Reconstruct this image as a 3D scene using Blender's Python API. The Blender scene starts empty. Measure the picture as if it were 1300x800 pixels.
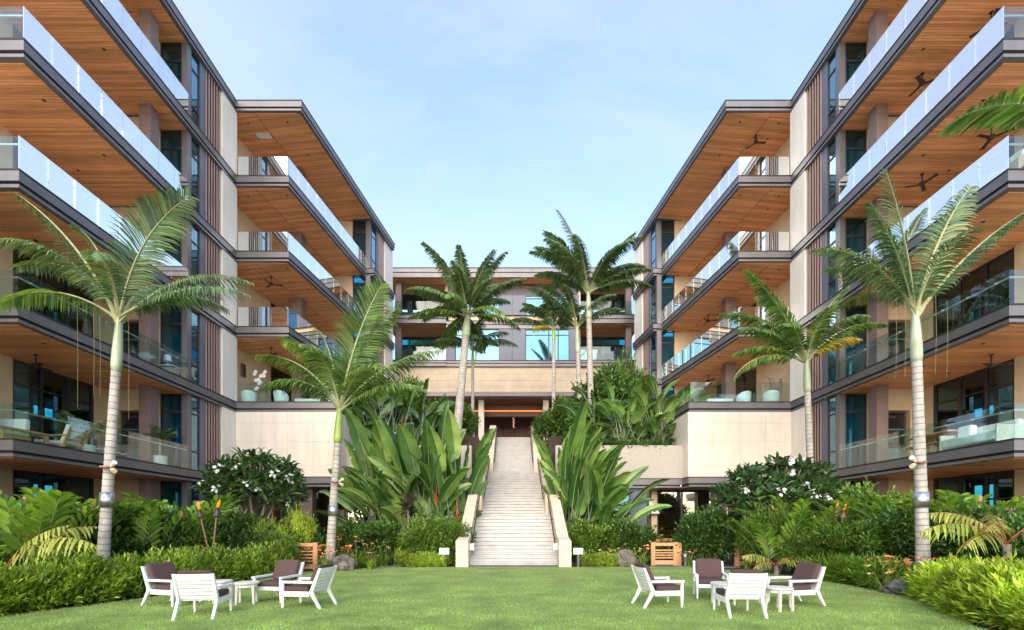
import bpy, math, random
import numpy as np
from mathutils import Vector, Matrix

SC = bpy.context.scene
COL = SC.collection
PI = math.pi
R = math.radians
rng = random.Random(11)
nr = np.random.RandomState(11)

# ------------------------------------------------------------------ camera, sky, sun, exposure
F, CX, HY, EYE = 614.0, 652.0, 666.0, 1.65      # focal length in photo pixels, principal column, horizon row, eye height
cam_data = bpy.data.cameras.new("camera")
cam = bpy.data.objects.new("camera", cam_data)
COL.objects.link(cam)
cam.location = (0, 0, EYE)
cam.rotation_euler = (R(90), 0, 0)
cam_data.sensor_width = 36.0
cam_data.lens = 36.0 * F / 1300.0
cam_data.shift_x = -(CX - 650.0) / 1300.0
cam_data.shift_y = (HY - 400.0) / 1300.0
cam_data.clip_end = 3000.0
SC.camera = cam

SUN_EL, SUN_AZ = R(27.0), R(-81.0)               # hazy sun high on the left, a little behind the camera: soft light, no crisp shadows
to_sun = Vector((-math.cos(SUN_AZ) * math.cos(SUN_EL), math.sin(SUN_AZ) * math.cos(SUN_EL), math.sin(SUN_EL)))
sun_data = bpy.data.lights.new("sun", 'SUN')
sun_data.energy = 0.5
sun_data.angle = R(60)
sun_data.color = (1.0, 0.945, 0.76)
sun = bpy.data.objects.new("sun", sun_data)
COL.objects.link(sun)
sun.location = to_sun * 200
sun.rotation_euler = (-to_sun).to_track_quat('-Z', 'Y').to_euler()

world = bpy.data.worlds.new("World")
SC.world = world
world.use_nodes = True
wn, wl = world.node_tree.nodes, world.node_tree.links
wn.clear()
w_out = wn.new('ShaderNodeOutputWorld')
w_bg = wn.new('ShaderNodeBackground')
w_sky = wn.new('ShaderNodeTexSky')
w_sky.sky_type = 'NISHITA'
w_sky.sun_disc = False
w_sky.sun_elevation = SUN_EL
w_sky.sun_rotation = -(PI / 2 - SUN_AZ)
w_sky.air_density = 1.0
w_sky.dust_density = 1.5
w_sky.ozone_density = 1.4
w_tc = wn.new('ShaderNodeTexCoord')
w_sep = wn.new('ShaderNodeSeparateXYZ')
wl.new(w_tc.outputs['Generated'], w_sep.inputs[0])
w_add = wn.new('ShaderNodeMath'); w_add.operation = 'ADD'; w_add.inputs[1].default_value = 0.22
w_abs = wn.new('ShaderNodeMath'); w_abs.operation = 'MAXIMUM'; w_abs.inputs[1].default_value = 0.0
wl.new(w_sep.outputs['Z'], w_abs.inputs[0]); wl.new(w_abs.outputs[0], w_add.inputs[0])
w_dx = wn.new('ShaderNodeMath'); w_dx.operation = 'DIVIDE'
w_dy = wn.new('ShaderNodeMath'); w_dy.operation = 'DIVIDE'
wl.new(w_sep.outputs['X'], w_dx.inputs[0]); wl.new(w_add.outputs[0], w_dx.inputs[1])
wl.new(w_sep.outputs['Y'], w_dy.inputs[0]); wl.new(w_add.outputs[0], w_dy.inputs[1])
w_cmb = wn.new('ShaderNodeCombineXYZ')
wl.new(w_dx.outputs[0], w_cmb.inputs[0]); wl.new(w_dy.outputs[0], w_cmb.inputs[1])
w_map = wn.new('ShaderNodeMapping')
w_map.inputs['Rotation'].default_value = (0, 0, R(35)); w_map.inputs['Scale'].default_value = (0.8, 1.9, 1)
wl.new(w_cmb.outputs[0], w_map.inputs[0])
w_n = wn.new('ShaderNodeTexNoise')
w_n.inputs['Scale'].default_value = 1.1; w_n.inputs['Detail'].default_value = 9; w_n.inputs['Roughness'].default_value = 0.62
w_n.inputs['Distortion'].default_value = 0.7
wl.new(w_map.outputs[0], w_n.inputs['Vector'])
w_rmp = wn.new('ShaderNodeValToRGB')
w_rmp.color_ramp.elements[0].position = 0.38; w_rmp.color_ramp.elements[0].color = (0.14, 0.14, 0.14, 1)
w_rmp.color_ramp.elements[1].position = 0.78; w_rmp.color_ramp.elements[1].color = (0.85, 0.85, 0.85, 1)
wl.new(w_n.outputs[0], w_rmp.inputs[0])
w_mix = wn.new('ShaderNodeMix'); w_mix.data_type = 'RGBA'
w_mix.inputs[7].default_value = (1.72, 1.95, 2.42, 1)
wl.new(w_rmp.outputs[0], w_mix.inputs[0]); wl.new(w_sky.outputs[0], w_mix.inputs[6])
w_tint = wn.new('ShaderNodeMix'); w_tint.data_type = 'RGBA'; w_tint.blend_type = 'MULTIPLY'
w_tint.inputs[0].default_value = 1.0; w_tint.inputs[7].default_value = (0.925, 0.915, 0.945, 1)   # camera white balance of the whole sky
wl.new(w_mix.outputs[2], w_tint.inputs[6])
wl.new(w_tint.outputs[2], w_bg.inputs['Color'])
w_bg.inputs['Strength'].default_value = 0.12
wl.new(w_bg.outputs[0], w_out.inputs[0])

SC.view_settings.view_transform = 'Standard'
SC.view_settings.look = 'None'
SC.view_settings.exposure = 2.22
SC.view_settings.gamma = 1.0
SC.view_settings.use_curve_mapping = False
SC.render.engine = 'CYCLES'
SC.cycles.use_denoising = True
SC.cycles.max_bounces = 8
SC.cycles.diffuse_bounces = 4
SC.cycles.glossy_bounces = 4
SC.cycles.transparent_max_bounces = 24
SC.cycles.sample_clamp_indirect = 6.0


def at(px, v, y=None):
    """World X (and Z) of a photo column (and row) at depth v."""
    x = (px - CX) * v / F
    return x if y is None else (x, EYE + (HY - y) * v / F)


# ------------------------------------------------------------------ materials
def nn(t, typ, **kw):
    n = t.nodes.new(typ)
    for k, val in kw.items():
        setattr(n, k, val)
    return n


def base_mat(name):
    m = bpy.data.materials.new(name)
    m.use_nodes = True
    t = m.node_tree
    b = t.nodes['Principled BSDF']
    return m, t, b


def pbr(name, color, rough=0.6, metal=0.0, spec=0.5, var=0.0, vscale=3.0, stretch=(1, 1, 1), island=0.0,
        bump=0.0, bscale=40.0, color2=None, coat=0.0):
    m, t, b = base_mat(name)
    L = t.links
    b.inputs['Roughness'].default_value = rough
    b.inputs['Metallic'].default_value = metal
    b.inputs['Specular IOR Level'].default_value = spec
    b.inputs['Coat Weight'].default_value = coat
    b.inputs['Base Color'].default_value = (*color, 1)
    tc = nn(t, 'ShaderNodeTexCoord')
    mp = nn(t, 'ShaderNodeMapping')
    mp.inputs['Scale'].default_value = stretch
    L.new(tc.outputs['Object'], mp.inputs[0])
    out = None
    if var > 0 or color2:
        n1 = nn(t, 'ShaderNodeTexNoise')
        n1.inputs['Scale'].default_value = vscale; n1.inputs['Detail'].default_value = 7; n1.inputs['Roughness'].default_value = 0.6
        L.new(mp.outputs[0], n1.inputs['Vector'])
        rp = nn(t, 'ShaderNodeValToRGB')
        c0 = tuple(c * (1 - var) for c in color)
        c1 = tuple(min(1, c * (1 + var)) for c in (color2 or color))
        rp.color_ramp.elements[0].position = 0.32; rp.color_ramp.elements[0].color = (*c0, 1)
        rp.color_ramp.elements[1].position = 0.68; rp.color_ramp.elements[1].color = (*c1, 1)
        L.new(n1.outputs[0], rp.inputs[0])
        out = rp.outputs[0]
    if island > 0:
        g = nn(t, 'ShaderNodeNewGeometry')
        mr = nn(t, 'ShaderNodeMapRange')
        mr.inputs['To Min'].default_value = 1 - island; mr.inputs['To Max'].default_value = 1 + island
        L.new(g.outputs['Random Per Island'], mr.inputs[0])
        mx = nn(t, 'ShaderNodeMix', data_type='RGBA', blend_type='MULTIPLY')
        mx.inputs[0].default_value = 1.0
        if out:
            L.new(out, mx.inputs[6])
        else:
            mx.inputs[6].default_value = (*color, 1)
        L.new(mr.outputs[0], mx.inputs[7])
        out = mx.outputs[2]
    if out:
        L.new(out, b.inputs['Base Color'])
    if bump > 0:
        n2 = nn(t, 'ShaderNodeTexNoise')
        n2.inputs['Scale'].default_value = bscale; n2.inputs['Detail'].default_value = 5
        L.new(mp.outputs[0], n2.inputs['Vector'])
        bp = nn(t, 'ShaderNodeBump')
        bp.inputs['Strength'].default_value = bump; bp.inputs['Distance'].default_value = 0.02
        L.new(n2.outputs[0], bp.inputs['Height'])
        L.new(bp.outputs[0], b.inputs['Normal'])
    return m


def leaf_mat(name, dark, mid, light, rough=0.38, trans=0.35, spec=0.5, accent=None):
    """Foliage: a colour per leaf (random per island), some light through the blade."""
    dark, mid, light = (tuple(c * 1.45 for c in q) for q in (dark, mid, light))
    m, t, b = base_mat(name)
    L = t.links
    g = nn(t, 'ShaderNodeNewGeometry')
    oi = nn(t, 'ShaderNodeObjectInfo')
    ad = nn(t, 'ShaderNodeMath', operation='ADD')
    ml = nn(t, 'ShaderNodeMath', operation='MULTIPLY')
    ml.inputs[1].default_value = 0.35
    L.new(oi.outputs['Random'], ml.inputs[0])
    ml2 = nn(t, 'ShaderNodeMath', operation='MULTIPLY')
    ml2.inputs[1].default_value = 0.8
    L.new(g.outputs['Random Per Island'], ml2.inputs[0])
    L.new(ml.outputs[0], ad.inputs[0]); L.new(ml2.outputs[0], ad.inputs[1])
    rp = nn(t, 'ShaderNodeValToRGB')
    e = rp.color_ramp.elements
    e[0].position = 0.12; e[0].color = (*dark, 1)
    e[1].position = 0.98; e[1].color = (*light, 1)
    k = e.new(0.55); k.color = (*mid, 1)
    if accent:
        k = e.new(1.0); k.color = (*accent, 1)
        e[-2].position = 0.93
    L.new(ad.outputs[0], rp.inputs[0])
    tc = nn(t, 'ShaderNodeTexCoord')
    nz = nn(t, 'ShaderNodeTexNoise')
    nz.inputs['Scale'].default_value = 1.1; nz.inputs['Detail'].default_value = 3
    L.new(tc.outputs['Object'], nz.inputs['Vector'])
    mr = nn(t, 'ShaderNodeMapRange')
    mr.inputs['From Min'].default_value = 0.3; mr.inputs['From Max'].default_value = 0.7
    mr.inputs['To Min'].default_value = 0.58; mr.inputs['To Max'].default_value = 1.5
    L.new(nz.outputs[0], mr.inputs[0])
    mx = nn(t, 'ShaderNodeMix', data_type='RGBA', blend_type='MULTIPLY')
    mx.inputs[0].default_value = 1.0
    L.new(rp.outputs[0], mx.inputs[6]); L.new(mr.outputs[0], mx.inputs[7])
    L.new(mx.outputs[2], b.inputs['Base Color'])
    b.inputs['Roughness'].default_value = rough
    b.inputs['Specular IOR Level'].default_value = spec
    tr = nn(t, 'ShaderNodeBsdfTranslucent')
    hs = nn(t, 'ShaderNodeMix', data_type='RGBA', blend_type='MULTIPLY')
    hs.inputs[0].default_value = 1.0
    hs.inputs[7].default_value = (1.5, 1.45, 0.55, 1)
    L.new(mx.outputs[2], hs.inputs[6]); L.new(hs.outputs[2], tr.inputs[0])
    ms = nn(t, 'ShaderNodeMixShader')
    ms.inputs[0].default_value = trans
    L.new(b.outputs[0], ms.inputs[1]); L.new(tr.outputs[0], ms.inputs[2])
    L.new(ms.outputs[0], t.nodes['Material Output'].inputs[0])
    return m


def glass_mat(name, tint, refl_min, refl_max, power=1.6, gloss=(1, 1, 1), rough=0.015):
    """Thin pane: tinted see-through mixed with a mirror that grows towards grazing angles."""
    m, t, b = base_mat(name)
    L = t.links
    t.nodes.remove(b)
    tr = nn(t, 'ShaderNodeBsdfTransparent'); tr.inputs[0].default_value = (*tint, 1)
    gl = nn(t, 'ShaderNodeBsdfGlossy'); gl.inputs[0].default_value = (*gloss, 1); gl.inputs['Roughness'].default_value = rough
    lw = nn(t, 'ShaderNodeLayerWeight'); lw.inputs[0].default_value = 0.5
    pw = nn(t, 'ShaderNodeMath', operation='POWER'); pw.inputs[1].default_value = power
    L.new(lw.outputs['Facing'], pw.inputs[0])
    mr = nn(t, 'ShaderNodeMapRange')
    mr.inputs['To Min'].default_value = refl_min; mr.inputs['To Max'].default_value = refl_max
    L.new(pw.outputs[0], mr.inputs[0])
    ms = nn(t, 'ShaderNodeMixShader')
    L.new(mr.outputs[0], ms.inputs[0]); L.new(tr.outputs[0], ms.inputs[1]); L.new(gl.outputs[0], ms.inputs[2])
    L.new(ms.outputs[0], t.nodes['Material Output'].inputs[0])
    return m


def glow_mat(name, color, strength):
    m, t, b = base_mat(name)
    b.inputs['Base Color'].default_value = (*color, 1)
    b.inputs['Emission Color'].default_value = (*color, 1)
    b.inputs['Emission Strength'].default_value = strength
    return m


M = {}
M['cream'] = pbr('cream_stone', (0.74, 0.655, 0.55), 0.8, var=0.075, vscale=1.4, stretch=(2.2, 2.2, 0.35), bump=0.08, bscale=30, island=0.03)
M['cream_lifted'] = pbr('cream_panel', (0.84, 0.76, 0.65), 0.8, var=0.06, vscale=1.4, stretch=(2.2, 2.2, 0.35), bump=0.06, bscale=30)  # the podium's cream, raised in colour to stand in for missing side light
M['beige'] = pbr('beige_render', (0.72, 0.55, 0.36), 0.85, var=0.05, vscale=1.5)
M['band_stone'] = pbr('pale_lobby_stone', (0.60, 0.50, 0.37), 0.8, var=0.10, vscale=1.1, island=0.07, bump=0.08, bscale=30, color2=(0.63, 0.49, 0.34))
M['planter_stone'] = pbr('chipped_planter_stone', (0.44, 0.395, 0.34), 0.85, var=0.12, vscale=9, bump=0.35, bscale=14)
M['stair_stone'] = pbr('stair_limestone', (0.49, 0.468, 0.44), 0.75, var=0.12, vscale=2.2, island=0.03, bump=0.06, bscale=60)
M['cheek_stone'] = pbr('stair_wall_stone', (0.62, 0.53, 0.43), 0.8, var=0.12, vscale=2.5, island=0.12, bump=0.15, bscale=24, color2=(0.72, 0.56, 0.38))
M['metal'] = pbr('fascia_metal', (0.165, 0.152, 0.156), 0.42, metal=0.3, spec=0.5, var=0.11, vscale=1.1, stretch=(1.5, 1.5, 0.4))
M['dark'] = pbr('dark_reveal', (0.018, 0.016, 0.02), 0.6)
M['grey'] = pbr('grey_metal_panel', (0.125, 0.138, 0.178), 0.5, metal=0.0, var=0.04, vscale=1.0)
M['frame'] = pbr('bronze_frame', (0.055, 0.045, 0.05), 0.45, metal=0.3)
M['fin'] = pbr('brown_fin', (0.40, 0.26, 0.22), 0.5, var=0.06, vscale=2)
M['column'] = pbr('brown_column', (0.215, 0.145, 0.13), 0.6, var=0.05, vscale=2)
M['soffit'] = pbr('cedar_soffit', (0.80, 0.335, 0.135), 0.42, island=0.22, var=0.14, vscale=2.2, stretch=(0.35, 6, 1), color2=(0.85, 0.37, 0.155))
M['gate_wood'] = pbr('cedar_gate', (0.60, 0.30, 0.14), 0.6, var=0.15, vscale=5, island=0.12, stretch=(1, 1, 3))
M['teak'] = pbr('teak', (0.50, 0.29, 0.13), 0.5, var=0.12, vscale=6)
M['floor_tile'] = pbr('balcony_floor', (0.70, 0.64, 0.56), 0.7, var=0.05, vscale=2)
M['roof'] = pbr('roof_membrane', (0.35, 0.34, 0.34), 0.9)
M['rail_glass'] = glass_mat('balustrade_glass', (0.86, 0.94, 0.92), 0.06, 0.72, 0, gloss=(1.0, 0.985, 0.945))
M['clear_rail'] = glass_mat('clear_balustrade_glass', (0.80, 0.90, 0.88), 0.035, 0.5, 3.0)
M['tint'] = glass_mat('tinted_glass', (0.17, 0.58, 0.66), 0.12, 0.9, 3.0, gloss=(0.75, 0.95, 1.0))
M['mirror_glass'] = glass_mat('sky_glass', (0.10, 0.28, 0.34), 0.34, 0.9, 2.0, gloss=(0.17, 0.37, 0.50), rough=0.03)
M['clear'] = glass_mat('shop_glass', (0.62, 0.66, 0.62), 0.22, 0.9, 2.5)
M['pane_backing'] = pbr('pale_pane_backing', (0.80, 0.82, 0.80), 0.9)  # for the sheets added behind bay panes to brighten the glass
M['shop_wall'] = pbr('shop_timber_wall', (0.36, 0.20, 0.11), 0.6, var=0.12, vscale=2, stretch=(1, 1, 0.2))
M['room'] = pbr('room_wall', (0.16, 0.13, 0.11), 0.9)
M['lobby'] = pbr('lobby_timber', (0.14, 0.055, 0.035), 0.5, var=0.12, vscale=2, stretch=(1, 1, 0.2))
M['white_paint'] = pbr('white_painted_wood', (0.74, 0.735, 0.71), 0.5, var=0.07, vscale=9, island=0.03)
M['cushion'] = pbr('brown_cushion', (0.080, 0.044, 0.038), 0.9, var=0.12, vscale=26, bump=0.25, bscale=220)
M['white_fabric'] = pbr('white_fabric', (0.78, 0.78, 0.75), 0.9, var=0.03, vscale=8, bump=0.1, bscale=80)
M['white_gloss'] = pbr('white_gloss', (0.80, 0.81, 0.80), 0.3)
M['weathered'] = pbr('weathered_wood', (0.62, 0.57, 0.51), 0.7, var=0.1, vscale=8)
M['black'] = pbr('black_metal', (0.02, 0.02, 0.022), 0.5)
M['bronze'] = pbr('fan_bronze', (0.045, 0.028, 0.022), 0.5)
M['steel'] = pbr('brushed_steel', (0.55, 0.56, 0.57), 0.3, metal=0.9)
M['trunk'] = pbr('palm_bark', (0.40, 0.365, 0.315), 0.85, var=0.30, vscale=3.2, stretch=(1.5, 1.5, 1), bump=0.35, bscale=22)
M['bark_scar'] = pbr('palm_ring_scar', (0.20, 0.175, 0.145), 0.9, var=0.3, vscale=7)
M['crownshaft'] = pbr('palm_crownshaft', (0.33, 0.42, 0.24), 0.4, var=0.22, vscale=2.2, stretch=(2, 2, 0.5), color2=(0.42, 0.46, 0.34))
M['crownshaft_green'] = pbr('palm_crownshaft_green', (0.26, 0.40, 0.07), 0.4, var=0.2, vscale=2.5, color2=(0.33, 0.42, 0.10))
M['rachis'] = pbr('palm_rachis', (0.34, 0.35, 0.17), 0.5, var=0.15, vscale=3)
M['strand'] = pbr('palm_strand', (0.25, 0.21, 0.09), 0.7)
M['palm'] = leaf_mat('palm_leaflet', (0.028, 0.065, 0.024), (0.058, 0.110, 0.036), (0.15, 0.20, 0.075), 0.36, 0.28)
M['palm_light'] = leaf_mat('palm_leaflet_light', (0.035, 0.082, 0.016), (0.075, 0.14, 0.03), (0.20, 0.27, 0.06), 0.36, 0.34)
M['palm_yellow'] = leaf_mat('palm_leaflet_yellow', (0.28, 0.22, 0.03), (0.42, 0.30, 0.03), (0.36, 0.36, 0.08), 0.45, 0.4)
M['paddle'] = leaf_mat('paddle_leaf', (0.036, 0.090, 0.016), (0.115, 0.205, 0.036), (0.26, 0.345, 0.095), 0.32, 0.34, accent=(0.32, 0.34, 0.07))
M['paddle_dark'] = leaf_mat('paddle_leaf_dark', (0.026, 0.072, 0.018), (0.068, 0.140, 0.032), (0.17, 0.25, 0.075), 0.32, 0.26)
M['petiole'] = pbr('pale_petiole', (0.27, 0.33, 0.22), 0.45, var=0.2, vscale=4)
M['midrib'] = pbr('leaf_midrib', (0.42, 0.46, 0.24), 0.5)
M['shrub'] = leaf_mat('shrub_leaf', (0.018, 0.050, 0.012), (0.048, 0.105, 0.020), (0.125, 0.20, 0.045), 0.34, 0.22)
M['shrub_mid'] = leaf_mat('shrub_leaf_mid', (0.03, 0.075, 0.012), (0.075, 0.145, 0.022), (0.18, 0.26, 0.045), 0.38, 0.28)
M['fern'] = leaf_mat('hedge_leaf', (0.055, 0.10, 0.010), (0.15, 0.225, 0.026), (0.33, 0.40, 0.06), 0.42, 0.36)
M['fern_yellow'] = leaf_mat('bright_hedge_leaf', (0.09, 0.16, 0.013), (0.24, 0.33, 0.03), (0.45, 0.50, 0.08), 0.42, 0.36)
M['fine'] = leaf_mat('fine_shrub_leaf', (0.035, 0.085, 0.011), (0.085, 0.160, 0.022), (0.19, 0.27, 0.04), 0.42, 0.3)
M['ginger'] = leaf_mat('ginger_leaf', (0.034, 0.085, 0.010), (0.082, 0.165, 0.020), (0.19, 0.28, 0.04), 0.35, 0.32)
M['plumeria'] = leaf_mat('plumeria_leaf', (0.016, 0.046, 0.017), (0.038, 0.088, 0.026), (0.10, 0.165, 0.05), 0.3, 0.2)
M['strappy'] = leaf_mat('daylily_leaf', (0.05, 0.115, 0.012), (0.12, 0.21, 0.022), (0.27, 0.35, 0.05), 0.42, 0.34)
M['fernfrond'] = leaf_mat('tree_fern_leaf', (0.12, 0.17, 0.028), (0.22, 0.27, 0.045), (0.36, 0.36, 0.08), 0.5, 0.36)
M['fernred'] = pbr('tree_fern_red', (0.26, 0.07, 0.025), 0.6, var=0.3, vscale=6)
M['cordyline'] = leaf_mat('cordyline_leaf', (0.022, 0.008, 0.010), (0.05, 0.014, 0.018), (0.11, 0.03, 0.035), 0.35, 0.2)
M['branch'] = pbr('grey_branch', (0.20, 0.17, 0.14), 0.85, var=0.2, vscale=5)
M['petal_white'] = pbr('white_petal', (0.82, 0.82, 0.76), 0.6)
M['petal_peach'] = leaf_mat('peach_petal', (0.60, 0.24, 0.11), (0.70, 0.33, 0.17), (0.74, 0.44, 0.26), 0.6, 0.3)
M['petal_orange'] = leaf_mat('orange_petal', (0.60, 0.10, 0.03), (0.66, 0.17, 0.06), (0.70, 0.28, 0.13), 0.6, 0.3)
M['petal_yellow'] = pbr('yellow_petal', (0.70, 0.55, 0.15), 0.6)
M['petal_pink'] = pbr('pink_ginger_bloom', (0.62, 0.22, 0.20), 0.6, var=0.2, vscale=14)
M['bract_red'] = pbr('red_bract', (0.45, 0.015, 0.012), 0.5)
M['rock'] = pbr('lava_rock', (0.085, 0.07, 0.06), 0.95, var=0.5, vscale=3.2, bump=0.9, bscale=9, color2=(0.16, 0.135, 0.11))
M['soil'] = pbr('planting_soil', (0.050, 0.036, 0.025), 0.95, var=0.3, vscale=4, bump=0.4, bscale=20)
M['paving'] = pbr('dark_paving', (0.13, 0.13, 0.135), 0.8, var=0.12, vscale=4, island=0.12)
M['earth'] = pbr('ground_earth', (0.09, 0.085, 0.05), 0.95, var=0.2, vscale=0.4)
M['bounce_ground'] = pbr('pale_bounce_ground', (0.64, 0.58, 0.48), 0.95, var=0.1, vscale=0.6)  # pale so that it throws light back into the court
M['pot'] = pbr('glazed_pot', (0.58, 0.66, 0.62), 0.4)
M['sign_white'] = pbr('sign_plate', (0.76, 0.76, 0.72), 0.5)
M['sign_post'] = pbr('sign_post', (0.10, 0.11, 0.13), 0.5)
M['copper'] = pbr('torch_pole', (0.30, 0.15, 0.12), 0.5, metal=0.4)
M['flame'] = glow_mat('torch_flame', (1.0, 0.20, 0.012), 0.17)
M['led'] = glow_mat('led_strip', (1.0, 0.30, 0.05), 0.2)
M['bulb'] = glow_mat('pendant_bulb', (1.0, 0.50, 0.34), 0.16)
M['blue_fabric'] = pbr('teal_fabric', (0.03, 0.13, 0.20), 0.9)
M['grill'] = pbr('grill_steel', (0.20, 0.30, 0.32), 0.35, metal=0.6)


def lawn_material():
    m, t, b = base_mat('lawn_grass')
    L = t.links
    tc = nn(t, 'ShaderNodeTexCoord')
    n1 = nn(t, 'ShaderNodeTexNoise'); n1.inputs['Scale'].default_value = 0.55; n1.inputs['Detail'].default_value = 4
    n2 = nn(t, 'ShaderNodeTexNoise'); n2.inputs['Scale'].default_value = 26; n2.inputs['Detail'].default_value = 8; n2.inputs['Roughness'].default_value = 0.7
    L.new(tc.outputs['Object'], n1.inputs['Vector']); L.new(tc.outputs['Object'], n2.inputs['Vector'])
    r1 = nn(t, 'ShaderNodeValToRGB')
    r1.color_ramp.elements[0].position = 0.34; r1.color_ramp.elements[0].color = (0.195, 0.275, 0.072, 1)
    r1.color_ramp.elements[1].position = 0.7; r1.color_ramp.elements[1].color = (0.255, 0.340, 0.088, 1)
    L.new(n1.outputs[0], r1.inputs[0])
    r2 = nn(t, 'ShaderNodeMapRange'); r2.inputs['From Min'].default_value = 0.3; r2.inputs['From Max'].default_value = 0.7
    r2.inputs['To Min'].default_value = 0.6; r2.inputs['To Max'].default_value = 1.35
    L.new(n2.outputs[0], r2.inputs[0])
    mx = nn(t, 'ShaderNodeMix', data_type='RGBA', blend_type='MULTIPLY'); mx.inputs[0].default_value = 1
    L.new(r1.outputs[0], mx.inputs[6]); L.new(r2.outputs[0], mx.inputs[7])
    L.new(mx.outputs[2], b.inputs['Base Color'])
    b.inputs['Roughness'].default_value = 0.8
    bp = nn(t, 'ShaderNodeBump'); bp.inputs['Strength'].default_value = 0.7; bp.inputs['Distance'].default_value = 0.03
    L.new(n2.outputs[0], bp.inputs['Height']); L.new(bp.outputs[0], b.inputs['Normal'])
    return m


M['lawn'] = lawn_material()
M['blade'] = leaf_mat('grass_blade', (0.13, 0.20, 0.047), (0.175, 0.255, 0.060), (0.23, 0.315, 0.082), 0.6, 0.3)


# ------------------------------------------------------------------ object helpers
def tag(o, label=None, cat=None, group=None, kind=None):
    if label: o['label'] = label
    if cat: o['category'] = cat
    if group: o['group'] = group
    if kind: o['kind'] = kind
    return o


def empty(name, loc=(0, 0, 0), rz=0.0, label=None, cat=None, group=None, parent=None, scale=1.0):
    o = bpy.data.objects.new(name, None)
    COL.objects.link(o)
    o.location = loc
    o.rotation_euler = (0, 0, rz)
    o.scale = (scale, scale, scale)
    o.empty_display_size = 0.2
    if parent: o.parent = parent
    return tag(o, label, cat, group)


def link(name, me, parent=None, loc=(0, 0, 0), rot=(0, 0, 0), scale=1.0, kind=None):
    o = bpy.data.objects.new(name, me)
    COL.objects.link(o)
    if parent: o.parent = parent
    o.location = loc
    o.rotation_euler = rot
    o.scale = (scale,) * 3 if not isinstance(scale, (tuple, list)) else scale
    if kind: o['kind'] = kind
    return o


def copy_tree(o, parent=None):
    c = o.copy()
    COL.objects.link(c)
    if parent:
        c.parent = parent
        c.matrix_parent_inverse = o.matrix_parent_inverse
    for ch in list(o.children):
        copy_tree(ch, c)
    return c


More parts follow.
